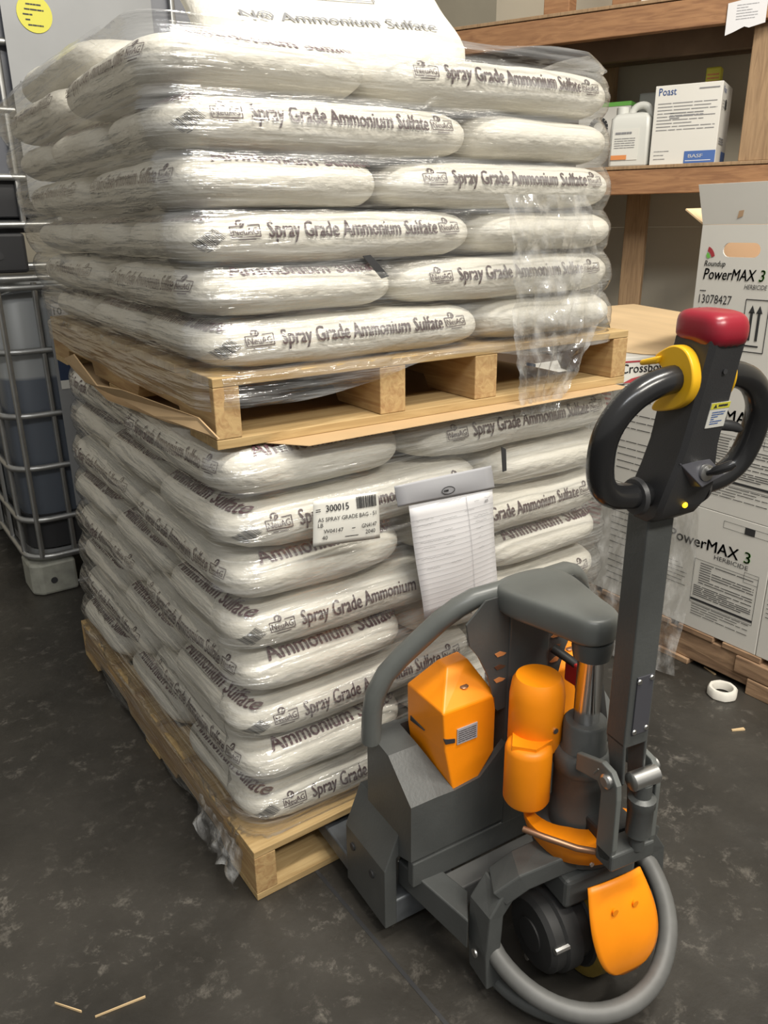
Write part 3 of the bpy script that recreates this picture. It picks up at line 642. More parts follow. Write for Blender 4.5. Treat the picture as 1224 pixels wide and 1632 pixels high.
# tiller head
def hs(z): return -(z-.915)*.20      # backward lean
hdv = []
prof = [(.900, .022, .022, -.115, -.083), (.918, .036, .034, -.143, -.082), (.935, .045, .037, -.150, -.084), (.960, .048, .037, -.158, -.090), (.985, .041, .034, -.164, -.097), (1.02, .0325, .0305, -.171, -.105), (1.08, .0295, .029, -.182, -.114), (1.13, .0285, .029, -.191, -.124), (1.156, .0285, .029, -.196, -.129)]
for z, hr, hl, bb, bf in prof:
    for a, b in ((-hl, bb+.006), (-hl+.006, bb), (hr-.006, bb), (hr, bb+.006), (hr, bf-.006), (hr-.006, bf), (-hl+.006, bf), (-hl, bf-.006)): hdv.append((a, b, z))
k8 = len(prof)
he = S().add(hdv, [(i*8+k, i*8+(k+1) % 8, (i+1)*8+(k+1) % 8, (i+1)*8+k) for i in range(k8-1) for k in range(8)] + [tuple(range(7, -1, -1)), tuple(range((k8-1)*8, k8*8))]).build('tiller_head', 'black_plastic', J, 35)
# belly button cap
cp = S(); rows_ = [(1.150, 1.04, 0), (1.160, 1.10, 0), (1.171, 1.10, .0), (1.181, 1.05, .002), (1.187, .88, .004), (1.190, .50, .006)]
for z, k, d in rows_:
    for i in range(20):
        t = 2*pi*i/20; c, q = cos(t), sin(t); n = 6.0; r_ = 1/((abs(c)**n+abs(q)**n)**(1/n))
        zz = z - (.008 if (z < 1.16 and q < -.3) else 0)
        cp.add([(.029*k*r_*c, -.163-hs(1.156)*0+.035*k*r_*q+d, zz - .10*(.035*k*r_*q) * 0)], [])
cp.f = [(i*20+k, i*20+(k+1) % 20, (i+1)*20+(k+1) % 20, (i+1)*20+k) for i in range(5) for k in range(20)] + [tuple(range(19, -1, -1)), tuple(range(100, 120))]
cpo = cp.build('safety_button', 'red_cap', J, 75); md = cpo.modifiers.new('s', 'SUBSURF'); md.levels = md.render_levels = 1
# grip loops
LP = [(-.022, -.153, 1.108), (-.062, -.152, 1.105), (-.093, -.150, 1.094), (-.114, -.146, 1.076), (-.128, -.142, 1.054), (-.132, -.137, 1.029), (-.129, -.132, .998), (-.120, -.127, .972), (-.100, -.123, .955), (-.075, -.121, .949), (-.030, -.120, .946)]
def smooth_path(P, it=2):
    P = [Vector(q) for q in P]
    for _ in range(it):
        Q = [P[0]]
        for a, b in zip(P, P[1:]): Q += [a*.75+b*.25, a*.25+b*.75]
        P = Q+[P[-1]]
    return P
for c in (1, -1):
    S().tube(smooth_path([(c*a, b, z) for a, b, z in LP]), .0175, 16).build('grip_loop', 'black_gloss', J, 80)
    S().lathe([(.026, c*-.052), (.024, c*-.058), (.019, c*-.059)][::1] if c > 0 else [(.026, .052), (.024, .058), (.019, .059)], (0, -.120, .946), 'x', 20).build('grip_collar', 'black_plastic', J, 50)
# yellow butterfly switch: disc with wing on each side
for c in (-1, 1):
    bf_ = S(); x0, x1 = c*.028, c*(.043 if c < 0 else .031)
    pts2 = [(-.112, 1.128), (-.128, 1.140), (-.148, 1.149), (-.168, 1.144), (-.181, 1.126), (-.185, 1.103), (-.176, 1.082), (-.160, 1.070), (-.138, 1.063), (-.118, 1.060), (-.122, 1.072), (-.134, 1.082), (-.146, 1.096), (-.144, 1.112), (-.132, 1.116)]
    for _ in range(2): pts2 = [q for a_, b_ in zip(pts2, pts2[1:]+pts2[:1]) for q in ((a_[0]*.75+b_[0]*.25, a_[1]*.75+b_[1]*.25), (a_[0]*.25+b_[0]*.75, a_[1]*.25+b_[1]*.75))]
    bf_.prism(pts2, *sorted((x0, x1)), 'x')
    bo_ = bf_.build('thumb_switch', 'yellow', J, 40, 0.004)
    wg = S().add([(c*.032, -.124, 1.122), (c*.050, -.128, 1.122), (c*.052, -.100, 1.116), (c*.034, -.096, 1.116), (c*.032, -.128, 1.134), (c*.050, -.132, 1.132), (c*.053, -.100, 1.123), (c*.034, -.096, 1.123)],
             [(3, 2, 1, 0), (4, 5, 6, 7), (0, 1, 5, 4), (2, 3, 7, 6), (0, 4, 7, 3), (1, 2, 6, 5)]).build('thumb_wing', 'yellow', bo_, 0, 0.003)
# sticker, key switch, led, horn lever
def hb(z): return -.171-(z-1.02)*.185
st = S().prism([(-.006, 1.045), (.0255, 1.045), (.0255, 1.078), (-.006, 1.078)], 0, 1, 'y'); st.v = [tuple(sf(Vector((a, hb(z)-d, z)))) for d in (.0003, .0012) for a, z in ((-.006, 1.045), (.0255, 1.045), (.0255, 1.078), (-.006, 1.078))]
sk = st.build('warning_sticker', 'label', he, 0)
G2().rect(-.006, .0255, 1.070, 1.078).on(lambda a, b: sf(Vector((a, hb(b)-.0018, b)))).build('sticker_header', 'sticker_yellow', he, 0)
g = G2(); g.poly([(-.002, 1.0715), (.004, 1.0715), (.001, 1.0765)]); g.rows(.006, .022, 1.0722, 1.076, 1, .0028); g.on(lambda a, b: sf(Vector((a, hb(b)-.0022, b)))).build('sticker_text', 'black_ink', he, 0)
G2().rows(-.001, .021, 1.049, 1.067, 6, .0013).on(lambda a, b: sf(Vector((a, hb(b)-.0018, b)))).build('sticker_print', 'blue_ink', he, 0)
kp = S().add([(-.030, -.166, 1.000), (.020, -.168, 1.000), (.046, -.172, .976), (.004, -.176, .966), (-.030, -.158, .996), (.020, -.158, .996), (.046, -.158, .972), (.004, -.158, .962)], [(3, 2, 1, 0), (4, 5, 6, 7), (0, 1, 5, 4), (1, 2, 6, 5), (2, 3, 7, 6), (3, 0, 4, 7)]).build('key_plate', 'plate', he, 0, 0.001)
S().lathe([(.011, 0), (.011, -.005), (.008, -.006)], (.011, -.170, .984), 'y', 18).build('key_lock', 'zinc', he)
S().tube([(.011, -.174, .984), (.014, -.186, .990), (.024, -.197, .998), (.028, -.199, 1.001)], [.004, .006, .0065, .005], 10).build('key', 'black_gloss', he, 60)
S().lathe([(.004, 0), (.004, -.002), (.002, -.004)], (.004, -.150, .934), 'y', 10).build('status_light', 'led', he)
S().lathe([(.0035, 0), (.0035, -.001)], (.001, hb(1.12)-.0005, 1.118), 'y', 10).build('screw_hole', 'black_ink', he)
S().tube(smooth_path([(.020, -.125, 1.012), (.040, -.128, 1.026), (.062, -.135, 1.034), (.086, -.140, 1.030), (.098, -.142, 1.024)], 1), [.005, .007, .008, .008, .008, .008, .008, .007, .006, .004], 8).build('lowering_lever', 'black_plastic', J, 60)

# ------------------------------------------------------------------ notes on the lower stack
pt = lambda x, y, d: on_y(x, y, d)
def quad_thing(name, corners, y0, m, label, cat, bulge=.004, parent=None, thick=.0008):
    C4 = [on_y(x, y, y0) for x, y in corners]   # tl tr br bl
    def fn(u, v): a = C4[0].lerp(C4[1], u); b = C4[3].lerp(C4[2], u); p = a.lerp(b, 1-v); return p + Vector((0, -bulge*noise.noise(p*9) - .004*sin(pi*u)*sin(pi*v), 0))
    o = MB().grid(fn, 10, 10).build(name, m, parent, 180, 0, thick)
    if cat: tag(o, label, cat)
    W_ = (C4[1]-C4[0]).length; H_ = (C4[3]-C4[0]).length
    return o, (lambda a, b, d=.0022: fn(a/W_, b/H_)+Vector((0, -d, 0))), W_, H_
o, fn, W_, H_ = quad_thing('pallet_label', ((499, 799), (602, 783), (605, 857), (499, 872)), -.022, 'label', 'white product label 300015 with barcode stuck on the lower stack', 'label')
g = G2(); g.text('300015', W_*.18, H_*.74, H_*.14, .02, width=W_*.34); x = W_*.64
random.seed(3)
while x < W_*.96: w = random.choice((.0008, .0016, .0024)); g.rect(x, x+w, H_*.72, H_*.96); x += w+random.choice((.0008, .0014))
g.text('AS SPRAY GRADE BAG - 51', W_*.06, H_*.54, H_*.085, 0, width=W_*.88); g.text('LB', W_*.06, H_*.42, H_*.085, 0); g.text('W04147', W_*.14, H_*.28, H_*.09, 0, width=W_*.28); g.text('GN4147', W_*.70, H_*.30, H_*.09, 0, width=W_*.24)
g.text('2040', W_*.76, H_*.16, H_*.09, 0); g.rect(W_*.45, W_*.65, H_*.15, H_*.165); g.text('40', W_*.12, H_*.14, H_*.09, 0); g.rect(W_*.03, W_*.10, H_*.76, H_*.775); g.rect(W_*.03, W_*.10, H_*.80, H_*.815); g.rect(W_*.55, W_*.60, H_*.32, H_*.335)
g.on(fn).build('label_print', 'black_ink', o, 0)
o, fn, W_, H_ = quad_thing('tally_sheet', ((652, 806), (784, 777), (796, 945), (678, 990)), -.024, 'paper', 'ruled paper tally sheet with handwriting hanging on the lower stack', 'paper', .006)
g = G2()
for i in range(19): g.line([(W_*k/24, H_*(.04+.046*i)) for k in range(25)], .0006)
g.line([(W_*.66, H_*.98*k/24) for k in range(25)], .0008); g.on(fn).build('ruled_lines', 'tape', o, 0)['kind'] = 'stuff'
g = G2(); rn = random.Random(2)
def scrib(x, y, w):
    n = max(3, int(w/.0022)); g.line([(x+w*i/n, y+rn.uniform(-.001, .0022)) for i in range(n+1)], .0005)
for fx, fy, fwid in ((.05, .86, .2), (.05, .815, .22), (.32, .83, .2), (.62, .855, .12), (.07, .72, .12), (.35, .74, .1), (.07, .67, .4), (.08, .62, .15), (.35, .62, .1), (.06, .53, .38), (.1, .44, .15), (.38, .45, .13), (.72, .79, .2), (.74, .74, .15), (.74, .68, .1), (.76, .60, .04), (.76, .50, .08), (.75, .92, .06), (.88, .93, .08), (.3, .965, .3)):
    scrib(W_*fx, H_*fy, W_*fwid)
g.text('#5', W_*.88, H_*.89, .007, .01); tag(g.on(fn).build('handwriting', 'grey_ink', o, 0), None, None, None, 'stuff')
o, fn, W_, H_ = quad_thing('tape_strip', ((628, 775), (783, 742), (788, 778), (634, 808)), -.027, 'tape', 'grey tape header holding the tally sheet on the lower stack', 'tape', .003)
g = G2(); n = 24; g.line([(W_*.5+.016*cos(2*pi*k/n), H_*.34+.0075*sin(2*pi*k/n)) for k in range(n+1)], .0016); g.rows(W_*.5-.011, W_*.5+.011, H_*.34-.003, H_*.34+.003, 1, .004)
g.on(fn).build('tape_emblem', 'black_ink', o, 0)

# cardboard slip sheet under the upper pallet
sl = [(.0, .60), (.03, .30), (.10, .065), (.16, -.012), (.40, -.014), (.70, -.018), (1.0, -.02), (1.03, .3), (1.02, 1.2), (.08, 1.2), (.05, 1.0)]
tag(MB().prism(sl, .9308, .9319, 'z').build('cardboard_sheet', 'card', None, 0), 'brown cardboard slip sheet between lower bags and upper pallet', 'cardboard')
fl = MB(); P_ = [on_x(*q, -.012) for q in ((95, 572), (112, 565), (150, 615), (190, 622), (300, 668), (345, 700), (300, 690), (240, 664), (170, 632), (128, 610))]
P_ = [Vector((-.004-.02*noise.noise(p*6), p.y, p.z)) for p in P_]
fl.add(P_, [(0, 1, 2, 9), (9, 2, 3, 8), (8, 3, 4, 7), (7, 4, 5, 6)]); tag(fl.build('cardboard_flap', 'card', None, 0, 0, .003), 'torn cardboard strip curling out under the left side of upper pallet', 'cardboard')

# ------------------------------------------------------------------ IBC totes
def tote(z0, m, label, upper):
    X0, Y0, Wd, Dp, Hh = -.035, 1.75, 1.2, 1.0, 1.15
    t = thing('liquid_tote', label, 'tote', (X0+Wd/2, Y0+Dp/2, z0))
    def rr(e, z, r=.09, n=6):
        out = []
        for cx, cy, a0 in ((X0+Wd-e-r, Y0+e+r, -90), (X0+Wd-e-r, Y0+Dp-e-r, 0), (X0+e+r, Y0+Dp-e-r, 90), (X0+e+r, Y0+e+r, 180)):
            out += [(cx+r*cos(radians(a0+90*i/n)), cy+r*sin(radians(a0+90*i/n)), z) for i in range(n+1)]
        return out
    mb = MB(); lv = [rr(.05, z0+.17), rr(.028, z0+.20), rr(.028, z0+1.05), rr(.06, z0+1.10), rr(.2, z0+1.12)]; n = len(lv[0])
    mb.add([p for l in lv for p in l], [(i*n+k, i*n+(k+1) % n, (i+1)*n+(k+1) % n, (i+1)*n+k) for i in range(4) for k in range(n)] + [tuple(range(4*n, 5*n))])
    mb.build('tank', m, t, 60)
    for z in (.150, .293, .487, .676, .896, 1.105, 1.135): MB().tube(rr(.004, z0+z), .0115, 8, True).build('cage_rail', 'galv', t, 60)
    for k in range(8):
        x = X0+.05+k*.115+(.0 if k else 0)
        MB().tube([(x, Y0-.012+.02, z0+.15), (x, Y0+.006, z0+1.12)], .0095, 6).build('cage_upright', 'galv', t, 60)
    for k in range(5):
        y = Y0+.09+k*.2; MB().tube([(X0+.006, y, z0+.15), (X0+.006, y, z0+1.12)], .0095, 6).build('cage_upright', 'galv', t, 60)
    MB().prism([p[:2] for p in rr(.03, 0)], z0+.125, z0+.165, 'z').build('tray', 'galv_sheet' if not upper else 'tote_base', t, 30)
    MB().prism([p[:2] for p in rr(.022, 0)], z0+.175, z0+.305, 'z').build('heel_band', 'tote_base', t, 30)
    for fx, fy in ((0, 0), (1, 0), (0, 1), (.5, 0)):
        x, y = X0+fx*(Wd-.16), Y0+fy*(Dp-.16)
        MB().prism([(x+.03, y), (x+.16, y), (x+.16, y+.16), (x, y+.16), (x, y+.03)], z0+.001, z0+.125, 'z').build('corner_foot', 'foot' if not upper else 'tote_base', t, 0, .01)
    MB().lathe([(.012, 0), (.012, .002)], (X0+.075, Y0-.002, z0+.055), 'y', 14).build('foot_hole', 'black_ink', t)
    MB().tube([(X0+.1, Y0+.02, z0+.02), (X0+Wd-.1, Y0+.02, z0+.02)], .012, 8).build('base_tube', 'galv', t, 60)
    pl = MB().box(X0+.19, X0+.66, Y0-.016, Y0-.012, z0+(.33 if not upper else .22), z0+1.075).build('label_plate', 'galv_sheet', t, 0)
    return t, X0, Y0
t, TX, TY = tote(0.0, 'tank_low', 'lower caged liquid tote, half full, standing on the floor at left', False)
MB().box(.165, .40, TY-.0185, TY-.0165, .79, .89).build('blue_label', 'navy_ink', t, 0); MB().box(.165, .40, TY-.0185, TY-.0165, .76, .79).build('white_label', 'label', t, 0)
MB().box(.170, .22, TY-.0185, TY-.0165, 1.00, 1.05).build('number_label', 'paper', t, 0)
G2().text('10', .175, 1.013, .024, .01).on(lambda a, b: Vector((a, TY-.0195, b))).build('number_print', 'black_ink', t, 0)
g = G2(); g.text('FU', .177, .872, .013, .01); g.rows(.20, .26, .843, .853, 1, .007); g.rows(.21, .25, .823, .833, 1, .007); g.rows(.20, .27, .801, .811, 1, .007)
g.on(lambda a, b: Vector((a, TY-.0195, b))).build('label_lettering', 'white_ink', t, 0)
t, _, _ = tote(1.152, 'tank_up', 'upper caged liquid tote stacked on the lower tote, full', True)
sy = on_y(55, 22, TY-.018); st_ = MB().lathe([(.052, 0), (.052, -.002)], (sy.x, TY-.0165, sy.z), 'y', 32).build('round_sticker', 'sticker_yellow', t)
g = G2(); [g.rows(-.035+.006*abs(i-2), .035-.006*abs(i-2), .022-.014*i, .027-.014*i, 1, .004) for i in range(5)]; g.on(lambda a, b: Vector((sy.x+a, TY-.0195, sy.z+b))).build('sticker_text', 'black_ink', st_, 0)

# ------------------------------------------------------------------ pallet of cartons on the right
BX = 1.5
def carton_text(o, y1, z0, kind):
    pf = lambda a, b: Vector((BX-.0016, y1-a, z0+b))
    g = G2(); gg = G2()
    if kind == 'powermax':
        g.text('PowerMAX', .012, .262, .034, .02, width=.225); gg.text('3', .255, .262, .034, .03); g.text('HERBICIDE', .165, .242, .013, .0, width=.105)
        g.frame(.105, .305, .085, .225, .0012); g.rows(.125, .300, .15, .220, 9, .0022); g.rows(.112, .300, .108, .145, 6, .0022); g.rect(.105, .305, .093, .1); g.rows(.112, .30, .045, .085, 5, .0018); g.rows(.01, .085, .12, .20, 6, .0018); g.frame(.262, .305, .205, .235, .001)
        g.frame(.18, .315, .345, .365, .001); g.rect(.245, .275, .345, .365)
    elif kind == 'flag':
        g.rows(.12, .31, .04, .30, 12, .0022); g.frame(.22, .26, .31, .35, .0015); g.line([(.22, .31), (.26, .35)], .0015)
    g.on(pf).build('carton_print', 'black_ink', o, 0)
    if gg.v: gg.on(pf).build('green_numeral', 'green_ink', o, 0)
    if kind == 'flag':
        b = G2().rect(.03, .075, .30, .325); b.on(pf).build('flag_canton', 'navy_ink', o, 0)
        r = G2(); [r.poly([(.02, .29-.016*i), (.075, .294-.016*i), (.075, .286-.016*i), (.02, .282-.016*i)]) for i in range(5)]; r.on(pf).build('flag_stripes', 'red_ink', o, 0)
HZ = .384
cols = [(-.48, -.151), (-.149, .179), (.181, .509), (.511, .839)]
desc = {(0, 0): 'white herbicide carton at the right frame edge, lowest row by pallet', (0, 1): 'white carton at the right frame edge, second row',
        (1, 0): 'white carton reading PowerMAX 3, lowest row behind the tiller mast', (1, 1): 'white carton reading PowerMAX 3 in second row behind the right grip',
        (2, 0): 'white carton under loose film, lowest row left of the tiller mast', (2, 1): 'white carton with flag print seen through the left grip loop',
        (3, 0): 'white carton, lowest row, just right of the lower bag stack', (3, 1): 'white carton with flag print beside the upper pallet corner'}
for i, (y0, y1) in enumerate(cols):
    for r in range(2):
        z0 = .1225+r*(HZ+.0005); h = HZ if not (r == 1 and i >= 2) else .31
        o = MB().box(BX, BX+.42, y0, y1, z0, z0+h).build('herbicide_carton', 'carton', None, 0, .002); tag(o, desc[i, r], 'carton', 'cartons on the right pallet')
        carton_text(o, y1, z0, 'powermax' if i < 2 else 'flag')
ZB = .1225+2*HZ+.002
# open carton on top
oc = thing('open_carton', 'open white PowerMAX 3 carton with raised flaps on top of the cartons', 'carton', (BX+.2, .015, ZB), 'cartons on the right pallet')
def holed_face():
    y0, y1, z0, z1 = -.149, .179, ZB, ZB+.385; hy0, hy1, hz = .005, .110, ZB+.323; r = .018; n = 8
    hole = [(hy1-r+r*cos(radians(-90+180*k/n)), hz+r*sin(radians(-90+180*k/n))) for k in range(n+1)] + [(hy0+r+r*cos(radians(90+180*k/n)), hz+r*sin(radians(90+180*k/n))) for k in range(n+1)]
    m = len(hole); R_ = r+.02; out = []
    for c_, a0 in ((hy1-r, -90), (hy0+r, 90)):
        for k in range(n+1):
            a = radians(a0+180*k/n); q = max(abs(cos(a)), abs(sin(a))); out.append((c_+R_*cos(a)/q, hz+R_*sin(a)/q))
    mb = MB(); mb.add([(BX, y, z) for y, z in hole+out], [(k, (k+1) % m, m+(k+1) % m, m+k) for k in range(m)])
    ya, yb, za, zb_ = hy0+r-R_, hy1-r+R_, hz-R_, hz+R_
    for p, q, u_, v_ in ((y0, y1, z0, za), (y0, y1, zb_, z1), (y0, ya, za, zb_), (yb, y1, za, zb_)): mb.add([(BX, p, u_), (BX, q, u_), (BX, q, v_), (BX, p, v_)], [(0, 1, 2, 3)])
    return mb
fo_ = holed_face().build('front_panel', 'carton', oc, 0, 0, .004)
MB().box(BX+.002, BX+.32, .175, .179, ZB, ZB+.385).build('side_panel', 'carton_in', oc, 0); MB().box(BX+.002, BX+.32, -.149, -.145, ZB, ZB+.385).build('side_panel', 'carton_in', oc, 0)
MB().box(BX+.316, BX+.32, -.145, .175, ZB, ZB+.385).build('back_panel', 'carton_in', oc, 0); MB().box(BX+.004, BX+.316, -.145, .175, ZB, ZB+.004).build('bottom_panel', 'carton_in', oc, 0)
MB().add([(BX, .179, ZB+.386), (BX, -.149, ZB+.386), (BX-.012, -.165, ZB+.485), (BX-.012, .197, ZB+.485)], [(0, 1, 2, 3)]).build('raised_flap', 'carton', oc, 0, 0, .004)
MB().add([(BX+.002, .179, ZB+.386), (BX+.30, .179, ZB+.386), (BX+.30, .28, ZB+.43), (BX+.002, .24, ZB+.425)], [(0, 1, 2, 3)]).build('side_flap', 'sheet', oc, 0, 0, .004)
pf = lambda a, b: Vector((BX-.0035, .179-a*.72, ZB+.2475-(.232-b)*.84))
g = G2(); g.text('PowerMAX', .030, .232, .034, .02, width=.205, shear=.15); g.text('HERBICIDE', .20, .208, .014, 0, width=.085, shear=.2); g.text('13078427', .022, .158, .027, .0, width=.135); g.text('40/225 1/8/24', .045, .126, .014, .01, width=.105)
g.line([(.030+.011*cos(2*pi*k/16), .132+.011*sin(2*pi*k/16)) for k in range(17)], .0012); g.text('V', .026, .127, .010, 0); g.text('Roundup', .028, .272, .017, .02, width=.085, shear=.2); g.rows(.022, .05, .193, .199, 1, .003)
g.frame(.215, .305, .02, .178, .003)
for x in (.243, .272): g.rect(x-.005, x+.005, .055, .14); g.poly([(x-.012, .138), (x+.012, .138), (x, .162)])
g.rect(.232, .284, .036, .041); tag(g.on(pf).build('carton_print', 'black_ink', fo_, 0), None, None, None, 'stuff')
G2().text('3', .252, .232, .034, .03, shear=.15).on(pf).build('green_numeral', 'green_ink', fo_, 0)
def arcband(r0, r1): return [(.028+r1*cos(radians(a)), .292+r1*sin(radians(a))) for a in range(15, 80, 10)] + [(.028+r0*cos(radians(a)), .292+r0*sin(radians(a))) for a in range(75, 10, -10)]
G2().poly(arcband(.026, .040)).on(pf).build('red_arc', 'red_ink', fo_, 0); G2().poly(arcband(.010, .022)).on(pf).build('green_arc', 'green_ink', fo_, 0)
rn = random.Random(6); G2().poly([(.10, .40), (.115, .405), (.118, .42), (.104, .418)]).poly([(.22, .402), (.33, .395), (.33, .404), (.232, .410)]).on(lambda a, b: Vector((BX-.0035-(b-.386)*.12, .179-a, ZB+b))).build('torn_patch', 'carton_in', fo_, 0)
# crossbow tray, sheet, small carton
Z2 = .1225+HZ+.31+.001
ct = thing('crossbow_carton', 'low white and red carton lettered Crossbow on the cartons beside upper pallet', 'carton', (1.68, .45, Z2))
u = Vector((.95, -.31, 0)); w = Vector((.31, .95, 0)); O_ = on_z(992, 614, Z2)+Vector((.004, .004, .001)); O_ -= u*.03
cf = lambda p: O_ + u*p.x + w*p.y + Vector((0, 0, p.z))
MB(cf).box(0, .36, 0, .30, 0.001, .082).build('tray', 'carton', ct, 0, .002)
pf = lambda a, b: cf(Vector((a, -.0015, b)))
g = G2(); g.text('Crossbow', .022, .034, .028, .02, width=.16); g.on(pf).build('carton_print', 'black_ink', ct, 0)
G2().rect(0, .36, .066, .071).poly([(.03, .004), (.10, .004), (.17, .026), (.11, .026), (.06, .017)]).on(pf).build('red_print', 'red_ink', ct, 0)
sp = [on_z(984, 560, Z2+.085), on_z(1020, 564, Z2+.085), on_z(1066, 567, Z2+.085), on_z(1092, 500, .95), on_z(1010, 486, .96), on_z(962, 490, .96)]
tag(MB().add([tuple(p) for p in sp]+[(p.x, p.y, p.z+.004) for p in sp], [(5, 4, 3, 2, 1, 0), (6, 7, 8, 9, 10, 11)]+[(i, (i+1) % 6, 6+(i+1) % 6, 6+i) for i in range(6)]).build('plywood_sheet', 'sheet', None, 0), 'pale tan board leaning back behind the red button of the jack', 'board')
q = on_y(1090, 492, .80); o = thing('small_carton', 'small white carton with orange band left of the open carton', 'carton', (q.x, .80, 0.98))
MB().box(q.x-.075, q.x+.13, .80, .96, q.z-.14, q.z+.085).build('carton_body', 'carton', o, 0, .002); MB().box(q.x-.07, q.x+.13, .7985, .7995, q.z+.005, q.z+.025).build('orange_band', 'orange_ink', o, 0)
MB().box(q.x+.02, q.x+.13, .7980, .7990, q.z+.005, q.z+.025).build('black_band', 'black_ink', o, 0)
o.location.z = q.z-.14; WM[o.name] = Matrix()
# pallet below the cartons
t = thing('worn_pallet', 'worn brown pallet under the white cartons at right', 'pallet', (2.0, .3, 0))
for i in range(3):
    MB().box(BX+i*.27, BX+.04+i*.27, -.62, .86, .018, .104).build('stringer', 'old_wood', t, 0, .003)
for i in range(10): MB().box(BX-.005, BX+.58, -.62+i*.15, -.62+i*.15+.12, .1045, .1215).build('deck_board', 'old_wood', t, 0, .002)
for y in (-.62, .05, .75): MB().box(BX-.01, BX+.58, y, y+.11, .0, .0175).build('bottom_board', 'old_wood', t, 0, .002)
MB().box(BX-.012, BX-.001, -.62, -.10, .052, .1035).build('side_board', 'old_wood', t, 0, .003); MB().box(BX-.014, BX-.001, -.62, -.145, .0, .05).build('side_board', 'old_wood', t, 0, .003)
# loose film hanging off the cartons
def lf(u, v):
    y = .07+.66*u; z = .50*(1-v)+.012; out = .02+.17*v**2.0*(.55+.45*sin(pi*u)) + .018*noise.noise(Vector((u*7, v*3, 1)))*(.3+v) + .012*noise.noise(Vector((u*16, v*6, 5)))*v
    return Vector((BX-out, y+.03*v*noise.noise(Vector((u*3, v*2, 9)))-.05*v*(1-u), max(.004, z)))
tag(MB().grid(lf, 60, 40).build('loose_film', 'film_loose', None, 180), 'loose clear film hanging from the cartons down to the floor', 'plastic wrap')

# ------------------------------------------------------------------ small things on the floor
c_ = on_z(1150, 1108, 0)
rg = MB(); N = 24; prof = [(.030, .002), (.037, .0005), (.040, .004), (.040, .022), (.036, .028), (.029, .028), (.027, .024), (.027, .004)]
rg.add([(c_.x+r*(1+(.04 if (k % 3 == 0 and r > .035) else 0))*cos(2*pi*k/N), c_.y+r*(1+(.04 if (k % 3 == 0 and r > .035) else 0))*sin(2*pi*k/N), z) for r, z in prof for k in range(N)],
       [(i*N+k, i*N+(k+1) % N, ((i+1) % 8)*N+(k+1) % N, ((i+1) % 8)*N+k) for i in range(8) for k in range(N)])
tag(rg.build('ring_cap', 'white_paint', None, 40), 'white plastic ring nut lying on the floor by the worn pallet', 'ring nut')
for a, b, w, lab in (((1166, 1165), (1186, 1163), .012, 'tan wood chip on the floor below the white ring nut'), ((1122, 1064), (1140, 1076), .006, 'thin wood sliver on the floor above the white ring nut'), ((152, 1622), (232, 1590), .003, 'long straw splinter on the floor at lower left'), ((88, 1600), (130, 1614), .003, 'short straw splinter on the floor at lower left')):
    p, q = on_z(*a, 0), on_z(*b, 0); d = (q-p).normalized(); n = Vector((-d.y, d.x, 0))*w/2
    ch = MB(); ch.add([p-n*.4, p+n*.5, q+n, q-n*.7]+[v+Vector((0, 0, .004)) for v in (p-n*.3, p+n*.4, q+n*.8, q-n*.6)], [(3, 2, 1, 0), (4, 5, 6, 7), (0, 1, 5, 4), (1, 2, 6, 5), (2, 3, 7, 6), (3, 0, 4, 7)])
    o = ch.build('wood_splinter', 'chip', None, 0); o.location.z = .0005; tag(o, lab, 'splinter', 'splinters on the floor')

# ------------------------------------------------------------------ timber shelf
A0 = Vector((2.221, .880, 0)); SS = Vector((-.423, .906, 0)); NN = Vector((.906, .423, 0))
hf = lambda p: A0 + SS*p.x + NN*p.y + Vector((0, 0, p.z))
H = lambda: MB(hf)
sh = thing('timber_shelf', 'rough timber storage shelf standing behind the cartons', 'shelf', A0)
H().box(-1.0, 1.6, 0, .04, 1.385, 1.472).build('front_beam', 'fir', sh, 0, .003); H().box(-1.0, 1.6, 0, .04, 1.928, 2.016).build('front_beam', 'fir', sh, 0, .003)
H().box(-1.0, 1.6, -.004, .62, 1.474, 1.486).build('shelf_board', 'fir_post', sh, 0, .002); H().box(-1.0, 1.6, -.004, .62, 2.018, 2.030).build('shelf_board', 'fir_post', sh, 0, .002)
H().box(-.375, -.262, .042, .13, 1.488, 1.926).build('post', 'fir_post', sh, 0, .003); H().box(-.375, -.262, .042, .13, .001, 1.383).build('post', 'fir_post', sh, 0, .003)
H().box(.10, .19, .30, .34, .001, 1.472).build('post', 'fir_post', sh, 0, .003); H().box(.34, .42, .52, .58, 1.488, 2.016).build('post', 'fir_post', sh, 0, .003)
H().box(.40, .50, .03, .12, 2.032, 2.7).build('post', 'fir', sh, 0, .003); H().box(.16, .30, .25, .33, 2.032, 2.7).build('post', 'fir', sh, 0, .003)
H().box(.42, 1.6, .50, .515, .001, 1.47).build('side_panel', 'ply_dark', sh, 0); H().box(.46, 1.6, .50, .515, 1.49, 2.01).build('side_panel', 'ply_dark', sh, 0)
H().box(-1.0, 1.6, .20, .24, 1.88, 2.016).build('joist', 'ply_dark', sh, 0); H().box(-1.0, 1.6, .42, .46, 1.90, 2.016).build('joist', 'ply_dark', sh, 0)
struct(H().box(-1.4, .95, .635, .66, .001, 1.26).build('wall_shelf', 'wall', None, 0)); struct(H().box(-1.4, .95, .640, .66, 1.262, 2.9).build('wall_shelf', 'wall', None, 0))
P = on_y(855, 10, 2.2); tag(MB().box(P.x-.05, P.x+.05, 2.2, 2.3, .001, 3.2).build('white_post', 'white_paint', None, 0, .003), 'white painted post behind the top right of upper stack', 'post')
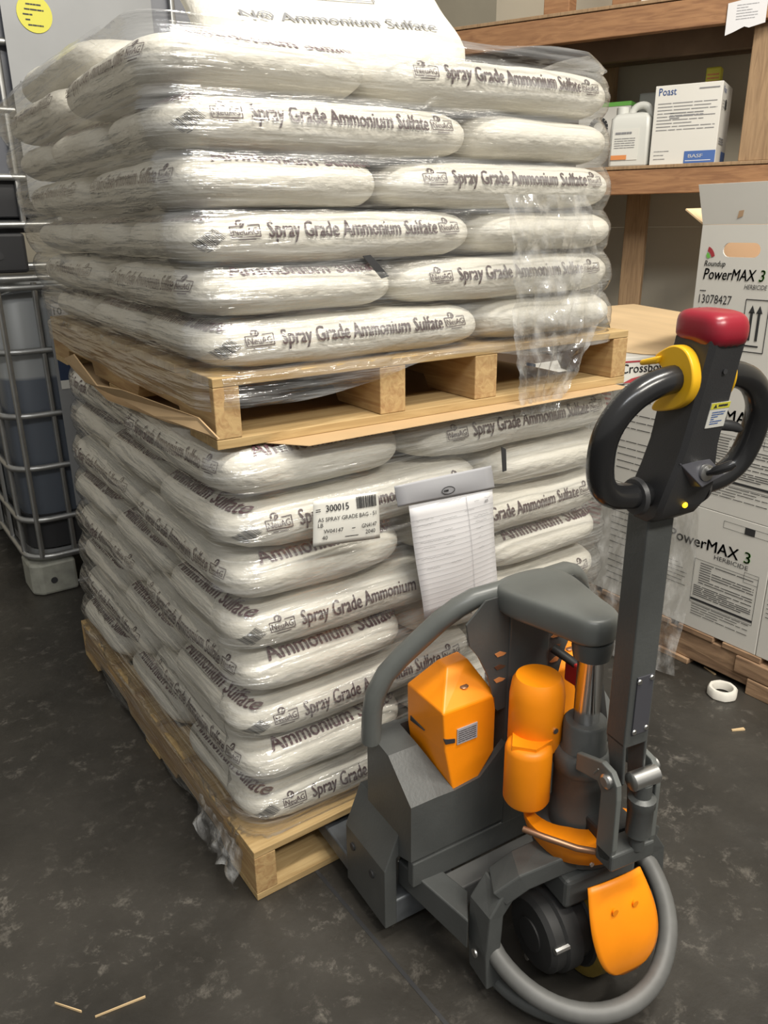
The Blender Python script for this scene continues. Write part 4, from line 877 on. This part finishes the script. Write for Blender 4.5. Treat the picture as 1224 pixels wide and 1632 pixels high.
# things on the shelf
def sbox(name, s0, s1, d0, d1, z0, z1, label, cat, m='carton'):
    o = thing(name, label, cat, hf(Vector(((s0+s1)/2, (d0+d1)/2, z0)))); H().box(s0, s1, d0, d1, z0, z1).build('carton_body', m, o, 0, .002); return o
def sfront(d, s1): return lambda a, b: hf(Vector((s1-a, d-.0016, b)))
o = sbox('poast_carton', -.185, .050, .03, .25, 1.4865, 1.755, 'white carton lettered Poast on the timber shelf', 'carton')
pf = sfront(.03, .05)
G2().text('Poast', .014, 1.722, .025, .01, width=.062).on(pf).build('carton_title', 'blue_ink', o, 0)
g = G2(); g.rows(.014, .225, 1.60, 1.70, 9, .0022); g.rows(.06, .18, 1.64, 1.665, 3, .003); g.rows(.014, .07, 1.50, 1.54, 3, .002); g.rect(.155, .225, 1.735, 1.739); g.on(pf).build('carton_print', 'grey_ink', o, 0)['kind'] = 'stuff'
G2().rect(.125, .234, 1.489, 1.53).on(pf).build('blue_band', 'blue_ink', o, 0)
G2().text('BASF', .14, 1.507, .012, .02, width=.05).rect(.13, .22, 1.496, 1.498).on(lambda a, b: pf(a, b)-NN*.001).build('band_lettering', 'white_ink', o, 0)
pe = lambda a, b: hf(Vector((-.1866, .03+a, b)))
G2().text('Poast', .02, 1.722, .02, .01, width=.06).rect(.11, .20, 1.487, 1.53).on(pe).build('side_print', 'blue_ink', o, 0)
G2().rows(.02, .12, 1.66, 1.70, 4, .002).rows(.03, .13, 1.55, 1.575, 3, .005).on(pe).build('side_small_print', 'grey_ink', o, 0)
H().lathe([(.018, 0), (.018, .0012)], (-.1872, .12, 1.685), 'x', 14).build('hand_hole', 'black_ink', o)
# jug
jg = thing('white_jug', 'white plastic jug with handle beside the Poast carton', 'jug', hf(Vector((.135, .10, 1.487))))
jm = H(); jp = [(.205, .04), (.068, .04), (.062, .05), (.062, .17), (.070, .18), (.205, .18), (.212, .17), (.212, .05)]
L2 = [(1.4872, 1.0), (1.62, 1.0), (1.655, .97), (1.672, .80), (1.678, .5)]
jm.add([(.137+(x-.137)*k, .11+(y-.11)*k, z) for z, k in L2 for x, y in jp], [(i*8+k, i*8+(k+1) % 8, (i+1)*8+(k+1) % 8, (i+1)*8+k) for i in range(4) for k in range(8)] + [tuple(range(7, -1, -1)), tuple(range(32, 40))])
jm.build('jug_body', 'jug', jg, 40, .006)
H().tube(smooth_path([(.155, .11, 1.665), (.140, .11, 1.70), (.105, .11, 1.708), (.080, .11, 1.69), (.072, .11, 1.64)]), .014, 10).build('handle', 'jug', jg, 60)
H().lathe([(.024, 1.665), (.024, 1.700), (.021, 1.703)], (.185, .11, 0), 'z', 18).build('cap', 'jug', jg, 40)
H().box(.10, .20, .0375, .0392, 1.51, 1.62).build('jug_label', 'label', jg, 0)
g = G2(); g.rows(.012, .075, 1.600, 1.610, 1, .007); g.rows(.01, .09, 1.55, 1.59, 5, .002); g.on(sfront(.0375, .20)).build('label_print', 'grey_ink', jg, 0); G2().rect(0, .06, 1.512, 1.528).on(sfront(.0372, .20)).build('orange_band', 'orange_ink', jg, 0)
o = sbox('green_edged_carton', .19, .40, .24, .40, 1.4865, 1.74, 'white carton with green top edge behind the white jug', 'carton'); H().box(.188, .402, .238, .402, 1.725, 1.7405).build('green_edge', 'green_ink', o, 0)
G2().line([(.085+.03*cos(2*pi*k/16), 1.65+.03*sin(2*pi*k/16)) for k in range(17)], .02).text('11', .14, 1.64, .04, .02).on(sfront(.24, .40)).build('carton_print', 'black_ink', o, 0)['kind'] = 'stuff'
tag(H().box(-.01, .18, .32, .50, 1.4865, 1.775).build('storage_bin', 'bin', None, 0, .006), 'grey translucent bin behind the jug and Poast carton', 'bin')
q = thing('yellow_tin', 'small yellow tin standing behind the Poast carton', 'tin', hf(Vector((-.10, .31, 1.4865))))
H().box(-.13, -.075, .285, .34, 1.4865, 1.84).build('tin_body', 'sticker_yellow', q, 0, .006); G2().rows(.006, .05, 1.77, 1.82, 4, .006).on(sfront(.285, -.075)).build('tin_print', 'orange_ink', q, 0)
o = sbox('brown_carton', -.60, -.40, .06, .30, 1.4865, 1.70, 'white carton cut by the right frame edge on the timber shelf', 'carton')
nt2 = thing('paper_note', 'white paper note hanging on the upper shelf beam', 'paper', hf(Vector((-.235, -.004, 1.9))))
nm = H().prism([(-.175, 1.888), (-.20, 1.896), (-.235, 1.910), (-.25, 1.905), (-.30, 1.915), (-.30, 2.00), (-.175, 1.985)], -.0065, -.0055, 'y').build('sheet', 'paper', nt2, 0)
G2().rows(.03, .10, 1.93, 1.98, 6, .002).on(lambda a, b: hf(Vector((-.175-a, -.0075, b)))).build('note_print', 'tape', nt2, 0)
tag(H().box(-.02, .14, .06, .25, 2.0305, 2.12).build('white_case', 'carton', None, 0, .003), 'white case on top of the upper shelf beam', 'case')
